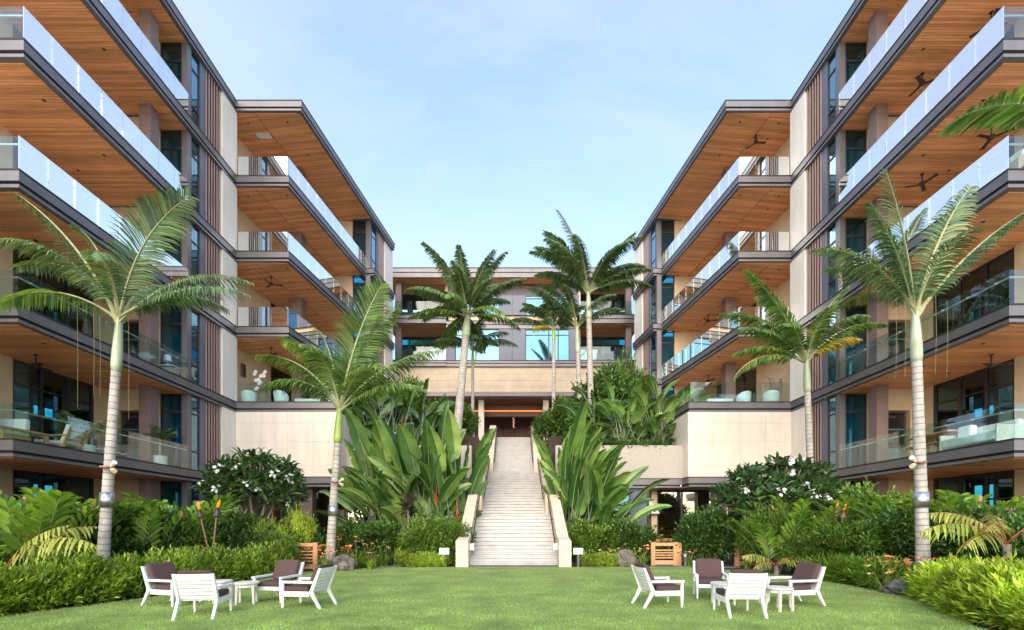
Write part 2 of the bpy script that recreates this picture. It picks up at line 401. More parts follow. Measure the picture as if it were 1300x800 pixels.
class MB:
    """Collects solids and links them as ONE mesh object."""
    def __init__(self, xf=None, flip=False):
        self.v, self.f, self.m, self.xf, self.flip = [], [], [], xf, flip

    def add(self, pts, faces, m=0):
        b = len(self.v)
        if self.xf:
            pts = [self.xf(*p) for p in pts]
        self.v.extend([tuple(p) for p in pts])
        for f in faces:
            f = [b + i for i in f]
            self.f.append(f[::-1] if self.flip else f)
            self.m.append(m)
        return self

    def box(self, x0, x1, y0, y1, z0, z1, m=0):
        if x0 > x1: x0, x1 = x1, x0
        if y0 > y1: y0, y1 = y1, y0
        p = [(x0, y0, z0), (x1, y0, z0), (x1, y1, z0), (x0, y1, z0), (x0, y0, z1), (x1, y0, z1), (x1, y1, z1), (x0, y1, z1)]
        return self.add(p, [(0, 3, 2, 1), (4, 5, 6, 7), (0, 1, 5, 4), (1, 2, 6, 5), (2, 3, 7, 6), (3, 0, 4, 7)], m)

    def prism(self, pts, z0, z1, m=0):
        a = sum(pts[i][0] * pts[(i + 1) % len(pts)][1] - pts[(i + 1) % len(pts)][0] * pts[i][1] for i in range(len(pts)))
        if a < 0: pts = pts[::-1]
        n = len(pts)
        v = [(x, y, z0) for x, y in pts] + [(x, y, z1) for x, y in pts]
        f = [tuple(range(n))[::-1], tuple(range(n, 2 * n))] + [(i, (i + 1) % n, n + (i + 1) % n, n + i) for i in range(n)]
        return self.add(v, f, m)

    def hexa(self, bottom, top, m=0):
        """Solid from two quads of 3-D points (counter-clockwise from above)."""
        return self.add(list(bottom) + list(top), [(0, 3, 2, 1), (4, 5, 6, 7), (0, 1, 5, 4), (1, 2, 6, 5), (2, 3, 7, 6), (3, 0, 4, 7)], m)

    def bar(self, a, b, wx, wz, m=0, up=(0, 0, 1)):
        """Square-section bar from a to b."""
        a, b = Vector(a), Vector(b)
        d = (b - a).normalized()
        s = d.cross(Vector(up))
        if s.length < 1e-4: s = Vector((1, 0, 0))
        s.normalize()
        t = s.cross(d).normalized()
        s *= wx / 2; t *= wz / 2
        q = [a - s - t, a + s - t, a + s + t, a - s + t]
        w = [p + (b - a) for p in q]
        return self.add(q + w, [(0, 3, 2, 1), (4, 5, 6, 7), (0, 1, 5, 4), (1, 2, 6, 5), (2, 3, 7, 6), (3, 0, 4, 7)], m)

    def path(self, pts, radii, n=8, m=0, cap=True):
        pts = [Vector(p) for p in pts]
        k = len(pts)
        v, f = [], []
        ref = Vector((0, 0, 1))
        for i, p in enumerate(pts):
            d = (pts[min(i + 1, k - 1)] - pts[max(i - 1, 0)]).normalized()
            if abs(d.dot(ref)) > 0.95: ref = Vector((1, 0, 0)) if abs(d.x) < 0.9 else Vector((0, 1, 0))
            s = d.cross(ref).normalized()
            t = d.cross(s).normalized()
            for j in range(n):
                a = 2 * PI * j / n
                v.append(p + (s * math.cos(a) + t * math.sin(a)) * radii[i])
        for i in range(k - 1):
            for j in range(n):
                f.append((i * n + j, i * n + (j + 1) % n, (i + 1) * n + (j + 1) % n, (i + 1) * n + j))
        if cap:
            f.append(tuple(range(n))[::-1]); f.append(tuple(range((k - 1) * n, k * n)))
        return self.add(v, f, m)

    def lathe(self, prof, n=16, c=(0, 0), m=0):
        v, f = [], []
        for r, z in prof:
            for j in range(n):
                a = 2 * PI * j / n
                v.append((c[0] + r * math.cos(a), c[1] + r * math.sin(a), z))
        for i in range(len(prof) - 1):
            for j in range(n):
                f.append((i * n + j, i * n + (j + 1) % n, (i + 1) * n + (j + 1) % n, (i + 1) * n + j))
        f.append(tuple(range(n))[::-1]); f.append(tuple(range((len(prof) - 1) * n, len(prof) * n)))
        return self.add(v, f, m)

    def mesh(self, name, mats, smooth=False):
        me = bpy.data.meshes.new(name)
        me.from_pydata(self.v, [], self.f)
        for mm in (mats if isinstance(mats, (list, tuple)) else [mats]):
            me.materials.append(mm)
        if any(self.m):
            me.polygons.foreach_set('material_index', self.m)
        if smooth:
            me.polygons.foreach_set('use_smooth', [True] * len(self.f))
        me.update()
        return me

    def build(self, name, mats, parent=None, smooth=False, kind=None, world=True, bevel=0.0):
        """world=True: the vertices are world coordinates although the parent stands elsewhere."""
        o = link(name, self.mesh(name, mats, smooth), parent, kind=kind)
        if parent and world:
            r = parent
            while r.parent: r = r.parent
            if r is parent:
                o.location = -r.location
        if bevel:
            b = o.modifiers.new('bevel', 'BEVEL')
            b.width = bevel; b.segments = 2; b.limit_method = 'ANGLE'
        return o


def offset_poly(pts, d):
    """Convex polygon moved inwards by d."""
    a = sum(pts[i][0] * pts[(i + 1) % len(pts)][1] - pts[(i + 1) % len(pts)][0] * pts[i][1] for i in range(len(pts)))
    if a < 0: pts = pts[::-1]
    n = len(pts)
    out = []
    for i in range(n):
        p0, p1, p2 = Vector(pts[i - 1]), Vector(pts[i]), Vector(pts[(i + 1) % n])
        e1, e2 = (p1 - p0).normalized(), (p2 - p1).normalized()
        n1, n2 = Vector((-e1.y, e1.x)), Vector((-e2.y, e2.x))
        k = (n1 + n2)
        k = k / max(0.2, k.dot(n1))
        out.append((p1.x + k.x * d, p1.y + k.y * d))
    return out


def np_mesh(name, verts, tris, mats, smooth=False, uv=None):
    me = bpy.data.meshes.new(name)
    verts = np.asarray(verts, dtype=np.float32)
    tris = np.asarray(tris, dtype=np.int32)
    k = tris.shape[1]
    me.vertices.add(len(verts)); me.vertices.foreach_set('co', verts.ravel())
    me.loops.add(tris.size); me.loops.foreach_set('vertex_index', tris.ravel())
    me.polygons.add(len(tris))
    me.polygons.foreach_set('loop_start', np.arange(0, tris.size, k, dtype=np.int32))
    me.polygons.foreach_set('loop_total', np.full(len(tris), k, dtype=np.int32))
    for mm in (mats if isinstance(mats, (list, tuple)) else [mats]):
        me.materials.append(mm)
    me.update(calc_edges=True)
    if smooth:
        me.polygons.foreach_set('use_smooth', [True] * len(tris))
    return me


# ------------------------------------------------------------------ the setting: ground, lawn, beds
ground = MB().prism([(-900, -700), (900, -700), (900, 1500), (-900, 1500)], -0.6, -0.03).build('ground', M['earth'])
tag(ground, kind='structure')
bounce_sheet = MB().prism([(-300, -200), (300, -200), (300, 4.5), (-300, 4.5)], -0.03, -0.004).build('bounce_ground', M['bounce_ground'])  # unseen pale ground added behind the camera to bounce light at the facades
tag(bounce_sheet, kind='structure')
bed = MB().prism([(-14.9, 4.6), (14.9, 4.6), (14.9, 27.1), (-14.9, 27.1)], -0.03, 0.0).build('planting_bed', M['soil'])
tag(bed, kind='structure')
LAWN = [(-9.6, 5.2), (-9.5, 6.0), (-9.25, 8.4), (-8.75, 9.4), (-8.25, 10.5), (-7.95, 12.2), (-7.7, 14.6), (-7.2, 16.4), (-6.3, 17.7), (-4.9, 18.35),
        (-3.2, 18.55), (-2.4, 18.5), (2.4, 18.5), (3.4, 18.6), (5.0, 18.7), (6.6, 18.55), (7.8, 17.2), (8.7, 15.2), (9.0, 13.2), (8.95, 11.0), (8.3, 9.2), (7.35, 7.7), (7.0, 6.0), (7.0, 5.2)]
lv = [(x, y, 0.0) for x, y in LAWN] + [(x, y, 0.024) for x, y in LAWN]
k = len(LAWN)
lawn = MB().add(lv, [tuple(range(k, 2 * k))] + [(i, (i + 1) % k, k + (i + 1) % k, k + i) for i in range(k)]).build('lawn', M['lawn'])
tag(lawn, kind='structure')


def inside(poly, x, y):
    c = np.zeros(len(x), bool)
    for i in range(len(poly)):
        (x1, y1), (x2, y2) = poly[i - 1], poly[i]
        c ^= ((y1 > y) != (y2 > y)) & (x < (x2 - x1) * (y - y1) / (y2 - y1 + 1e-12) + x1)
    return c


def grass_blades(n):
    yy = 6.4 + (18.7 - 6.4) * nr.rand(n * 3) ** 1.7
    xx = (nr.rand(n * 3) * 2 - 1) * 1.06 * yy
    ok = inside(LAWN, xx, yy)
    xx, yy = xx[ok][:n], yy[ok][:n]
    n = len(xx)
    a = nr.rand(n) * 2 * PI
    h = 0.018 + 0.022 * nr.rand(n)
    w = 0.0035 + 0.0035 * nr.rand(n)
    lean = (nr.rand(n, 2) - 0.5) * 0.035
    b0 = np.stack([xx - w * np.cos(a), yy - w * np.sin(a), np.full(n, 0.022)], 1)
    b1 = np.stack([xx + w * np.cos(a), yy + w * np.sin(a), np.full(n, 0.022)], 1)
    tp = np.stack([xx + lean[:, 0], yy + lean[:, 1], 0.022 + h], 1)
    v = np.stack([b0, b1, tp], 1).reshape(-1, 3)
    return np_mesh('grass', v, np.arange(3 * n).reshape(-1, 3), M['blade'])


tag(link('grass', grass_blades(170000)), kind='stuff')

# ------------------------------------------------------------------ hotel blocks
FZ = [0.0, 4.22, 8.29, 12.36, 16.43, 20.50, 24.57]   # floor levels; the last is the roof's top
ST = 0.55                                            # slab with fascia and timber soffit
PW = 0.106


def fascia(root, xf, flip, pts, zt, name='fascia'):
    b = MB(xf, flip)
    b.prism(offset_poly(pts, -0.02), zt - 0.045, zt, 1)
    b.prism(pts, zt - 0.36, zt - 0.0455, 0)
    b.prism(offset_poly(pts, 0.09), zt - 0.445, zt - 0.3605, 1)
    b.prism(offset_poly(pts, 0.03), zt - 0.545, zt - 0.4455, 0)
    b.prism(offset_poly(pts, 0.10), zt + 0.0005, zt + 0.006, 2)
    return b.build(name, [M['metal'], M['dark'], M['floor_tile']], root)


def window(root, xf, flip, rects, frame_boxes, pane_mat, name='window'):
    """A window part: its frame mesh, each pane a sub-part. rects are thin boxes."""
    b = MB(xf, flip)
    for q in frame_boxes:
        b.box(*q)
    w = b.build(name, M['frame'], root)
    for q in rects:
        MB(xf, flip).box(*q).build('pane', pane_mat, w)
    return w


def make_near_block(side, word):
    T = lambda u, v, z: (side * (u + 0.00814 * v), v, z)
    fl = side < 0
    root = empty('hotel_block', T(14.76, 14.6, 0), 0,
                 f'near hotel block on the {word}, stacked balconies with timber soffits and glass rails', 'hotel building', 'hotel buildings round the courtyard')
    m = lambda: MB(T, fl)
    U0, V0 = 14.76, [0, 14.37, 14.52, 14.55, 14.69, 14.69, 14.69]
    for lv in range(1, 7):
        zt = FZ[lv]
        v0 = V0[lv]
        pts = [(U0, v0), (24, v0), (24, 26.35), (U0, 26.35)]
        if lv == 1: pts = [(U0, v0), (24, v0), (24, 26.0), (U0 + 0.28, 26.0), (U0 + 0.28, 24.2), (U0, 24.2)]
        if lv == 1:
            b = m()
            full = [(U0, v0), (24, v0), (24, 24.2), (U0, 24.2)]
            fascia(root, T, fl, full, zt)
        else:
            fascia(root, T, fl, pts, zt)
        b = m()
        v = v0 + 0.22
        while v < 22.4:
            ue = 18.3 if v < 21.55 else 16.15
            b.box(U0 + 0.22, ue, v, v + PW - 0.016, zt - ST - 0.022, zt - ST + 0.002)
            v += PW
        b.build('soffit_planks', M['soffit'], root, kind='stuff')
        for (du, dv) in ((15.6, 16.2), (15.6, 18.6), (17.3, 16.2), (17.3, 19.4)):
            m().box(du - 0.05, du + 0.05, dv - 0.05, dv + 0.05, zt - ST - 0.03, zt - ST - 0.023).build('downlight', M['black'], root)
    # roof deck and the outer wall that closes the rooms
    m().box(15.2, 23.8, 15.2, 26.0, FZ[6] + 0.006, FZ[6] + 0.05).build('roof', M['roof'], root)
    m().box(23.7, 24.0, 14.8, 23.9, 0, FZ[6] - ST).box(18.4, 22.6, 24.6, 24.8, 0, FZ[6] - ST).build('outer_wall', M['beige'], root)
    if side < 0:
        m().box(16.0, 24.0, 9.1, 14.3, 0, 12.4).build('shade_mass', M['beige'], root)  # unseen mass added to keep the sun off the lawn
    for lv in range(0, 6):
        z0, z1 = FZ[lv] + (0.006 if lv else 0), FZ[lv + 1] - ST
        H = z1 - z0
        # beige walls: along the balcony, and the cross wall with the kitchen niche
        m().box(18.1, 18.35, 14.9, 17.62, z0, z1).build('balcony_wall', M['beige'], root)
        b = m().box(17.62, 18.35, 21.7, 21.92, z0, z1).box(16.2, 17.62, 21.7, 21.92, z0 + 2.55, z1)
        b.box(16.2, 16.36, 21.7, 22.50, z0, z1).box(16.36, 16.46, 21.9, 22.50, z0, z1)
        b.build('balcony_wall', M['beige'], root)
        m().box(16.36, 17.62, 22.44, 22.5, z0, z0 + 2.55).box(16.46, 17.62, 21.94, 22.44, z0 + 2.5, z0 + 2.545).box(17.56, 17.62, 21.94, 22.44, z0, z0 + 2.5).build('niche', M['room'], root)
        # sliding glazing of the living room
        fr = [(18.16, 18.30, 17.62, 17.74, z0, z1), (18.16, 18.30, 21.02, 21.12, z0, z1), (18.16, 18.30, 18.75, 18.83, z0, z1 - 0.1), (18.16, 18.30, 19.88, 19.96, z0, z1 - 0.1),
              (18.165, 18.295, 17.74, 21.02, z1 - 0.1, z1), (18.17, 18.29, 17.74, 21.02, z0 + 2.6, z0 + 2.66), (18.165, 18.295, 17.74, 21.02, z0, z0 + 0.06)]
        pn = []
        for a, c in ((17.74, 18.75), (18.83, 19.88), (19.96, 21.02)):
            pn += [(18.22, 18.235, a, c, z0 + 0.06, z0 + 2.6), (18.22, 18.235, a, c, z0 + 2.66, z1 - 0.1)]
        window(root, T, fl, pn, fr, M['tint'], 'sliding_window')
        m().box(18.16, 18.35, 21.12, 21.7, z0, z1).build('balcony_wall', M['beige'], root)
        # the room behind, with a window in its far wall
        zs = z0 + (2.35 if lv else 1.75)
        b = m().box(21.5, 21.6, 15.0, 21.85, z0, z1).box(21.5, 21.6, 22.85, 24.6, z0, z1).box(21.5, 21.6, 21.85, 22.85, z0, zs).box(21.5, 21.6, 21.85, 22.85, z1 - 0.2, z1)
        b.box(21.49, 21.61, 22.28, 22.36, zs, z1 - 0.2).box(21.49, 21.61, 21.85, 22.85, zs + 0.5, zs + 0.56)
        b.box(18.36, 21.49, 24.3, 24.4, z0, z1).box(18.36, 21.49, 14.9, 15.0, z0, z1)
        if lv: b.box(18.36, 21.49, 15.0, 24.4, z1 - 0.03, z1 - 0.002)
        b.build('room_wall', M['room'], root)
        # glazed bay: frontal window, corner post, side window, grey panel
        zm = z0 + (2.62 if lv else 1.9)
        fr = [(15.2, 15.26, 22.44, 22.52, z0, z1), (16.12, 16.2, 22.44, 22.52, z0, z1), (15.26, 16.12, 22.445, 22.515, zm, zm + 0.09), (15.26, 16.12, 22.445, 22.515, z1 - 0.08, z1)]
        window(root, T, fl, [(15.26, 16.12, 22.475, 22.485, z0, zm), (15.26, 16.12, 22.475, 22.485, zm + 0.09, z1 - 0.08)], fr, M['tint'], 'bay_window')
        m().box(14.94, 15.2, 22.42, 22.70, z0, z1).build('corner_post', M['metal'], root)
        fr = [(14.96, 15.04, 22.70, 22.75, z0, z1), (14.96, 15.04, 23.29, 23.34, z0, z1), (14.965, 15.035, 22.75, 23.29, zm, zm + 0.08), (14.965, 15.035, 22.75, 23.29, z0 + 0.85, z0 + 0.92), (14.965, 15.035, 22.75, 23.29, z1 - 0.08, z1)]
        window(root, T, fl, [(15.0, 15.01, 22.75, 23.29, z0, z0 + 0.85), (15.0, 15.01, 22.75, 23.29, z0 + 0.92, zm), (15.0, 15.01, 22.75, 23.29, zm + 0.08, z1 - 0.08)], fr, M['tint'], 'bay_window')
        m().box(15.3, 16.9, 22.95, 23.0, z0, z1).build('pane_backing', M['pane_backing'], root)  # pale sheet added behind the panes to catch light
        m().box(15.06, 15.08, 22.76, 23.28, z0, z1 - 0.05).build('pane_backing', M['pane_backing'], root)
        m().box(14.93, 15.1, 23.34, 23.72, z0, z1).build('metal_panel', M['grey'], root)
        # brown vertical fins and the cream panel
        zb = z0 if lv else z1 - 0.5
        m().box(15.12, 15.2, 23.72, 24.95, zb, z1).build('fin_backing', M['dark'], root)
        for kf in range(6):
            vf = 23.76 + kf * 0.215
            m().box(14.90, 14.945, vf, vf + 0.062, zb, z1).build('fin', M['fin'], root)
        zc0 = z0 if lv else 3.0
        if lv == 1:
            zc0 = FZ[1] - 1.0
        if lv >= 1:
            m().box(14.82, 15.3, 24.97, 26.3, zc0 + 0.003, z1).build('cream_panel', M['cream_lifted'], root)
        m().box(15.6, 16.1, 21.0, 21.5, z0, z1).build('column', M['column'], root)
        if lv == 0: continue
        # glass balustrade and handrail
        v0 = V0[lv] + 0.10
        vv = v0
        while vv < 22.35:
            ve = min(vv + 0.95, 22.40)
            m().box(14.86, 14.88, vv, ve - 0.016, z0, z0 + 1.07).build('glass_panel', M['clear_rail'] if lv < 3 else M['rail_glass'], root)
            vv += 0.95
        uu = 14.90
        for kk in range(4):
            m().box(uu, uu + 1.184, v0 + 0.02, v0 + 0.04, z0, z0 + 1.07).build('glass_panel', M['clear_rail'], root)
            uu += 1.2
        hr = m()
        hr.box(14.95, 14.985, v0 + 0.09, 22.40, z0 + 0.86, z0 + 0.905)
        hr.box(14.985, 20.0, v0 + 0.09, v0 + 0.125, z0 + 0.86, z0 + 0.905)
        for kk in range(8):
            hr.box(14.881, 14.95, v0 + 0.45 + kk * 0.95, v0 + 0.49 + kk * 0.95, z0 + 0.85, z0 + 0.89)
        hr.build('handrail', M['steel'], root)
    return root


WP, WD, WN = Vector((11.45, 26.1)), Vector((-0.13, 1.0)) / 1.0084, Vector((-1.0, -0.13)) / 1.0084


def W(n, t):
    p = WP + WD * t + WN * n
    return (p.x, p.y)


def make_wing(side, word):
    T = lambda x, y, z: (side * x, y, z)
    fl = side < 0
    root = empty('hotel_wing', T(11.45, 26.1, 0), 0,
                 f'far hotel wing on the {word}, angled balconies with cedar soffits above a cream podium', 'hotel building', 'hotel buildings round the courtyard')
    m = lambda: MB(T, fl)
    XI = 14.98                                          # where the near block's flank ends the wing's front
    NB = -4.65                                          # line of the balcony's back wall
    for lv in range(2, 7):
        zt = FZ[lv]
        ne = {6: 0.0, 2: 1.75}.get(lv, -0.68)
        tf = 0.13 * ne                                  # front edge lies straight across
        c0 = W(ne, tf)
        te = 13.55 if lv == 6 else 9.45
        pts = [(XI, 26.1), (c0[0], 26.1), W(ne, te), W(-6, te), (XI + 1.6, 26.4)]
        if lv == 2:
            pts = [(XI, 26.1), (9.45, 26.1), (9.3, 33.0), W(-6, te), (XI + 1.6, 26.4)]
        fascia(root, T, fl, pts, zt)
        b = m()
        t = -0.9
        while t < (9.2 if lv > 2 else 0):
            lim = lambda tt: min(ne - 0.2, (tt - 0.20) / 0.13)      # clipped along the straight front edge
            nhi, nh2 = lim(t), lim(t + 0.122)
            if nhi > NB + 0.1:
                q = [W(NB, t), W(nhi, t), W(nh2, t + 0.122), W(NB, t + 0.122)]
                if NB < -2.6 < nhi - 0.05:
                    b.prism([W(NB, t), W(-2.62, t), W(-2.62, t + 0.122), W(NB, t + 0.122)], zt - ST - 0.022, zt - ST + 0.002)
                    q = [W(-2.58, t), W(nhi, t), W(nh2, t + 0.122), W(-2.58, t + 0.122)]
                b.prism(q, zt - ST - 0.022, zt - ST + 0.002)
            t += 0.130
        if lv > 2: b.build('soffit_planks', M['soffit'], root, kind='stuff')
        for dn, dt in ((-1.2, 0.6), (-3.4, 0.4), (-3.5, 1.5), (-1.4, 3.0), (-3.4, 4.2)):
            p = W(dn, dt)
            if lv > 2: m().box(p[0] - 0.05, p[0] + 0.05, p[1] - 0.05, p[1] + 0.05, zt - ST - 0.03, zt - ST - 0.023).build('downlight', M['black'], root)
        # projecting fascia round the bay at the far end
        if lv < 6:
            fascia(root, T, fl, [W(-1.2, 9.47), W(-0.02, 9.47), W(-0.02, 13.55), W(-1.2, 13.55)], zt)
    # higher parapet at the far end of the roof
    m().prism([W(-0.25, 9.3), W(-0.25, 13.7), W(-4, 13.7), W(-4, 9.3)], FZ[6] + 0.006, FZ[6] + 0.42).build('parapet', M['metal'], root)
    m().prism([W(-0.6, 0.5), W(-0.6, 9.2), W(-6, 9.2), W(-6, 0.5)], FZ[6] + 0.006, FZ[6] + 0.05).build('roof', M['roof'], root)
    m().prism([W(-6, -1.2), W(-6, 13.5), W(-11, 13.5), W(-11, -1.2)], 0, FZ[6] - 0.1).build('rear_wall', M['beige'], root)
    for lv in range(2, 6):
        z0, z1 = FZ[lv] + 0.006, FZ[lv + 1] - ST
        m().prism([W(NB, -1.0), W(NB, 4.25), W(NB - 0.25, 4.25), W(NB - 0.25, -1.0)], z0, z1).build('balcony_wall', M['beige'], root)
        b = m()
        for t0 in (4.25, 5.55, 6.85, 8.15, 9.4):
            b.prism([W(NB + 0.02, t0), W(NB + 0.02, t0 + 0.09), W(NB - 0.12, t0 + 0.09), W(NB - 0.12, t0)], z0, z1)
        w = b.build('sliding_window', M['frame'], root)
        for t0 in (4.34, 5.64, 6.94, 8.24):
            m().prism([W(NB - 0.04, t0), W(NB - 0.04, t0 + 1.2), W(NB - 0.055, t0 + 1.2), W(NB - 0.055, t0)], z0, z1).build('pane', M['tint'], w)
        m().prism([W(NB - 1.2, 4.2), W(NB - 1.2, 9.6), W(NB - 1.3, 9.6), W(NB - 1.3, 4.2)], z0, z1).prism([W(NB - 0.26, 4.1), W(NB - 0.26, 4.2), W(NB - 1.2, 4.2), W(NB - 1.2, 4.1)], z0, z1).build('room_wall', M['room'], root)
        # cross wall, frontal bay window and post
        m().box(11.85, 16.5, 35.6, 35.8, z0, z1).build('balcony_wall', M['beige'], root)
        zm = z0 + 2.62
        fr = [(10.86, 10.93, 35.62, 35.72, z0, z1), (11.78, 11.85, 35.62, 35.72, z0, z1), (10.93, 11.78, 35.63, 35.71, zm, zm + 0.09), (10.93, 11.78, 35.63, 35.71, z1 - 0.08, z1)]
        window(root, T, fl, [(10.93, 11.78, 35.66, 35.67, z0, zm), (10.93, 11.78, 35.66, 35.67, zm + 0.09, z1 - 0.08)], fr, M['tint'], 'bay_window')
        m().box(10.55, 10.86, 35.58, 35.86, z0, z1).build('corner_post', M['metal'], root)
        S = lambda v, o=0.0: (10.53 - 0.13 * (v - 35.6) + o, v)
        def side_box(bb, v0, v1, o0, o1, za, zb):
            bb.prism([S(v0, o0), S(v1, o0), S(v1, o1), S(v0, o1)], za, zb)
        b = m()
        side_box(b, 35.86, 35.92, 0.04, 0.12, z0, z1); side_box(b, 36.68, 36.74, 0.04, 0.12, z0, z1)
        side_box(b, 35.92, 36.68, 0.05, 0.11, zm, zm + 0.08); side_box(b, 35.92, 36.68, 0.05, 0.11, z0 + 0.85, z0 + 0.92)
        w = b.build('bay_window', M['frame'], root)
        for za, zb in ((z0, z0 + 0.85), (z0 + 0.92, zm), (zm + 0.08, z1)):
            b = m(); side_box(b, 35.92, 36.68, 0.075, 0.085, za, zb); b.build('pane', M['tint'], w)
        b = m(); side_box(b, 35.93, 36.67, 0.13, 0.15, z0, z1); b.build('pane_backing', M['pane_backing'], root)
        b = m(); b.box(10.9, 12.4, 36.6, 36.7, z0, z1); b.build('pane_backing', M['pane_backing'], root)
        b = m(); side_box(b, 36.74, 37.04, 0.0, 0.3, z0, z1); b.build('metal_panel', M['grey'], root)
        for kf in range(4):
            b = m(); v0 = 37.07 + kf * 0.262
            side_box(b, v0, v0 + 0.20, 0.0, 0.2, z0, z1); b.build('fin', M['fin'], root)
        b = m(); side_box(b, 37.04, 38.14, 0.205, 0.3, z0, z1); b.build('fin_backing', M['dark'], root)
        b = m(); side_box(b, 38.14, 39.75, -0.06, 0.4, z0 if lv > 2 else FZ[2] - 2.2, z1); b.build('cream_panel', M['cream_lifted'], root)
        # brown column
        cx, cy = 13.25, 30.2
        m().box(cx, cx + 0.62, cy, cy + 0.62, z0, z1).build('column', M['column'], root)
        # glass balustrades
        ne = -0.68 if lv > 2 else 1.75
        if lv > 2:
            x0 = W(ne, 0.13 * ne)[0] + 0.12
            n = 3; w_ = (XI - 0.05 - x0) / n
            for kk in range(n):
                m().box(x0 + kk * w_, x0 + (kk + 1) * w_ - 0.015, 26.2, 26.22, z0, z0 + 1.07).build('glass_panel', M['rail_glass'], root)
            m().box(x0 + 0.02, XI, 26.27, 26.30, z0 + 0.86, z0 + 0.90).build('handrail', M['steel'], root)
            t = 0.13 * ne + 0.13
            while t < 9.35:
                e = min(t + 1.0, 9.4) - 0.015
                m().prism([W(ne - 0.10, t), W(ne - 0.10, e), W(ne - 0.12, e), W(ne - 0.12, t)], z0, z0 + 1.07).build('glass_panel', M['rail_glass'], root)
                t += 1.0
        else:
            x0, n = 9.6, 4
            w_ = (XI - 0.05 - x0) / n
            for kk in range(n):
                m().box(x0 + kk * w_, x0 + (kk + 1) * w_ - 0.015, 26.2, 26.22, z0, z0 + 1.07).build('glass_panel', M['clear_rail'], root)
            for kk in range(6):
                m().box(9.58, 9.60, 26.24 + kk * 1.1, 27.32 + kk * 1.1, z0, z0 + 1.07).build('glass_panel', M['clear_rail'], root)
    if side < 0:
        m().box(13.95, 14.75, 27.6, 28.0, FZ[6] - ST - 0.035, FZ[6] - ST - 0.0225).build('ceiling_panel', M['white_gloss'], root)
    # cream podium under the first balcony: big stone panels with open joints
    zb, zt = FZ[1], FZ[2] - ST
    m().box(9.47, XI + 0.25, 26.16, 26.6, zb, zt).box(9.47, 9.9, 26.6, 38.0, zb, zt).build('podium_core', M['cream'], root)
    nx = 4
    w_ = (XI + 0.03 - 9.42) / nx
    for i in range(nx):
        for j, (za, ze) in enumerate(((zb, zb + 0.62), (zb + 0.62, zb + 1.9), (zb + 1.9, zb + 2.92), (zb + 2.92, zt))):
            m().box(9.42 + i * w_, 9.42 + (i + 1) * w_ - 0.008, 26.12, 26.155, za, ze - 0.008).build('stone_panel', M['cream'], root)
    for kk in range(4):
        m().box(9.43, 9.465, 26.2 + kk * 1.4, 27.59 + kk * 1.4, zb, zt).build('stone_panel', M['cream'], root)
    fascia(root, T, fl, [(9.40, 26.0), (XI + 0.3, 26.0), (XI + 0.3, 27.4), (9.40, 27.4)], FZ[1] + 0.01, 'canopy')
    # ground floor: glazed front set back under the podium
    zt = FZ[1] - ST - 0.02
    m().box(11.05, 11.72, 26.55, 27.1, 0, zt).build('column', M['column'], root)
    m().box(7.95, 8.28, 27.9, 28.2, 0, zt).build('post', M['beige'], root)
    fr = [(8.28, 8.38, 28.0, 28.12, 0, zt), (9.72, 9.80, 28.0, 28.12, 0, zt), (11.62, 11.74, 28.0, 28.12, 0, zt), (13.4, 13.5, 28.0, 28.12, 0, zt), (8.38, 13.4, 28.01, 28.11, zt - 0.12, zt)]
    window(root, T, fl, [(8.38, 9.72, 28.05, 28.06, 0, zt - 0.12), (9.80, 11.62, 28.05, 28.06, 0, zt - 0.12), (11.74, 13.4, 28.05, 28.06, 0, zt - 0.12)], fr, M['clear'], 'shop_window')
    m().box(8.0, 14.0, 31.5, 31.7, 0, zt).box(7.9, 8.0, 28.2, 31.7, 0, zt).box(14.0, 14.1, 28.2, 31.7, 0, zt).box(7.9, 15.3, 26.2, 31.6, zt, zt + 0.01).build('interior_wall', M['shop_wall'], root)
    m().box(10.3, 11.6, 31.42, 31.49, 0.05, 2.5).build('door', M['teak'], root)
    m().box(7.9, 14.6, 26.2, 31.5, 0.0, 0.03).build('patio', M['paving'], root)
    return root


def make_garden_wall(side, word):
    """The planter terrace between stair and wing, glazed at ground level."""
    T = lambda x, y, z: (side * x, y, z)
    fl = side < 0
    m = lambda: MB(T, fl)
    root = empty('terrace', T(5.5, 27.0, 0), 0, f'stone planter terrace between the stairs and the {word} wing', 'terrace', 'planter terraces beside the stairs')
    X0, X1 = 2.35, 9.44
    m().box(X0, X1, 27.0, 27.45, FZ[1], 6.07).build('planter_wall', M['planter_stone'], root)
    fascia(root, T, fl, [(X0, 26.9), (X1 - 0.05, 26.9), (X1 - 0.05, 28.3), (X0, 28.3)], FZ[1] + 0.005, 'canopy')
    zt = FZ[1] - ST
    m().box(6.58, 7.48, 27.16, 27.3, 0, zt).build('metal_panel', M['grey'], root)
    m().box(7.50, 7.60, 27.14, 27.3, 0, zt).build('edge_trim', M['frame'], root)
    fr = [(X0, 2.6, 27.16, 27.26, 0, zt), (3.9, 3.98, 27.16, 27.26, 0, zt), (5.52, 5.6, 27.16, 27.26, 0, zt), (6.5, 6.58, 27.16, 27.26, 0, zt), (2.6, 6.5, 27.165, 27.255, 2.55, 2.62), (2.6, 6.5, 27.165, 27.255, zt - 0.08, zt)]
    pn = []
    for a, c in ((2.6, 3.9), (3.98, 5.52), (5.6, 6.5)):
        pn += [(a, c, 27.2, 27.21, 0, 2.55), (a, c, 27.2, 27.21, 2.62, zt - 0.08)]
    window(root, T, fl, pn, fr, M['mirror_glass'], 'shop_window')
    m().box(X0, 7.6, 28.4, 28.5, 0, zt).build('interior_wall', M['room'], root)
    m().box(X0, X1, 27.45, 32.6, 5.2, 5.85).box(X0, X1, 32.6, 33.0, 5.2, 7.55).box(X0, 9.8, 33.0, 42.0, 7.0, 7.5).build('soil', M['soil'], root)
    return root


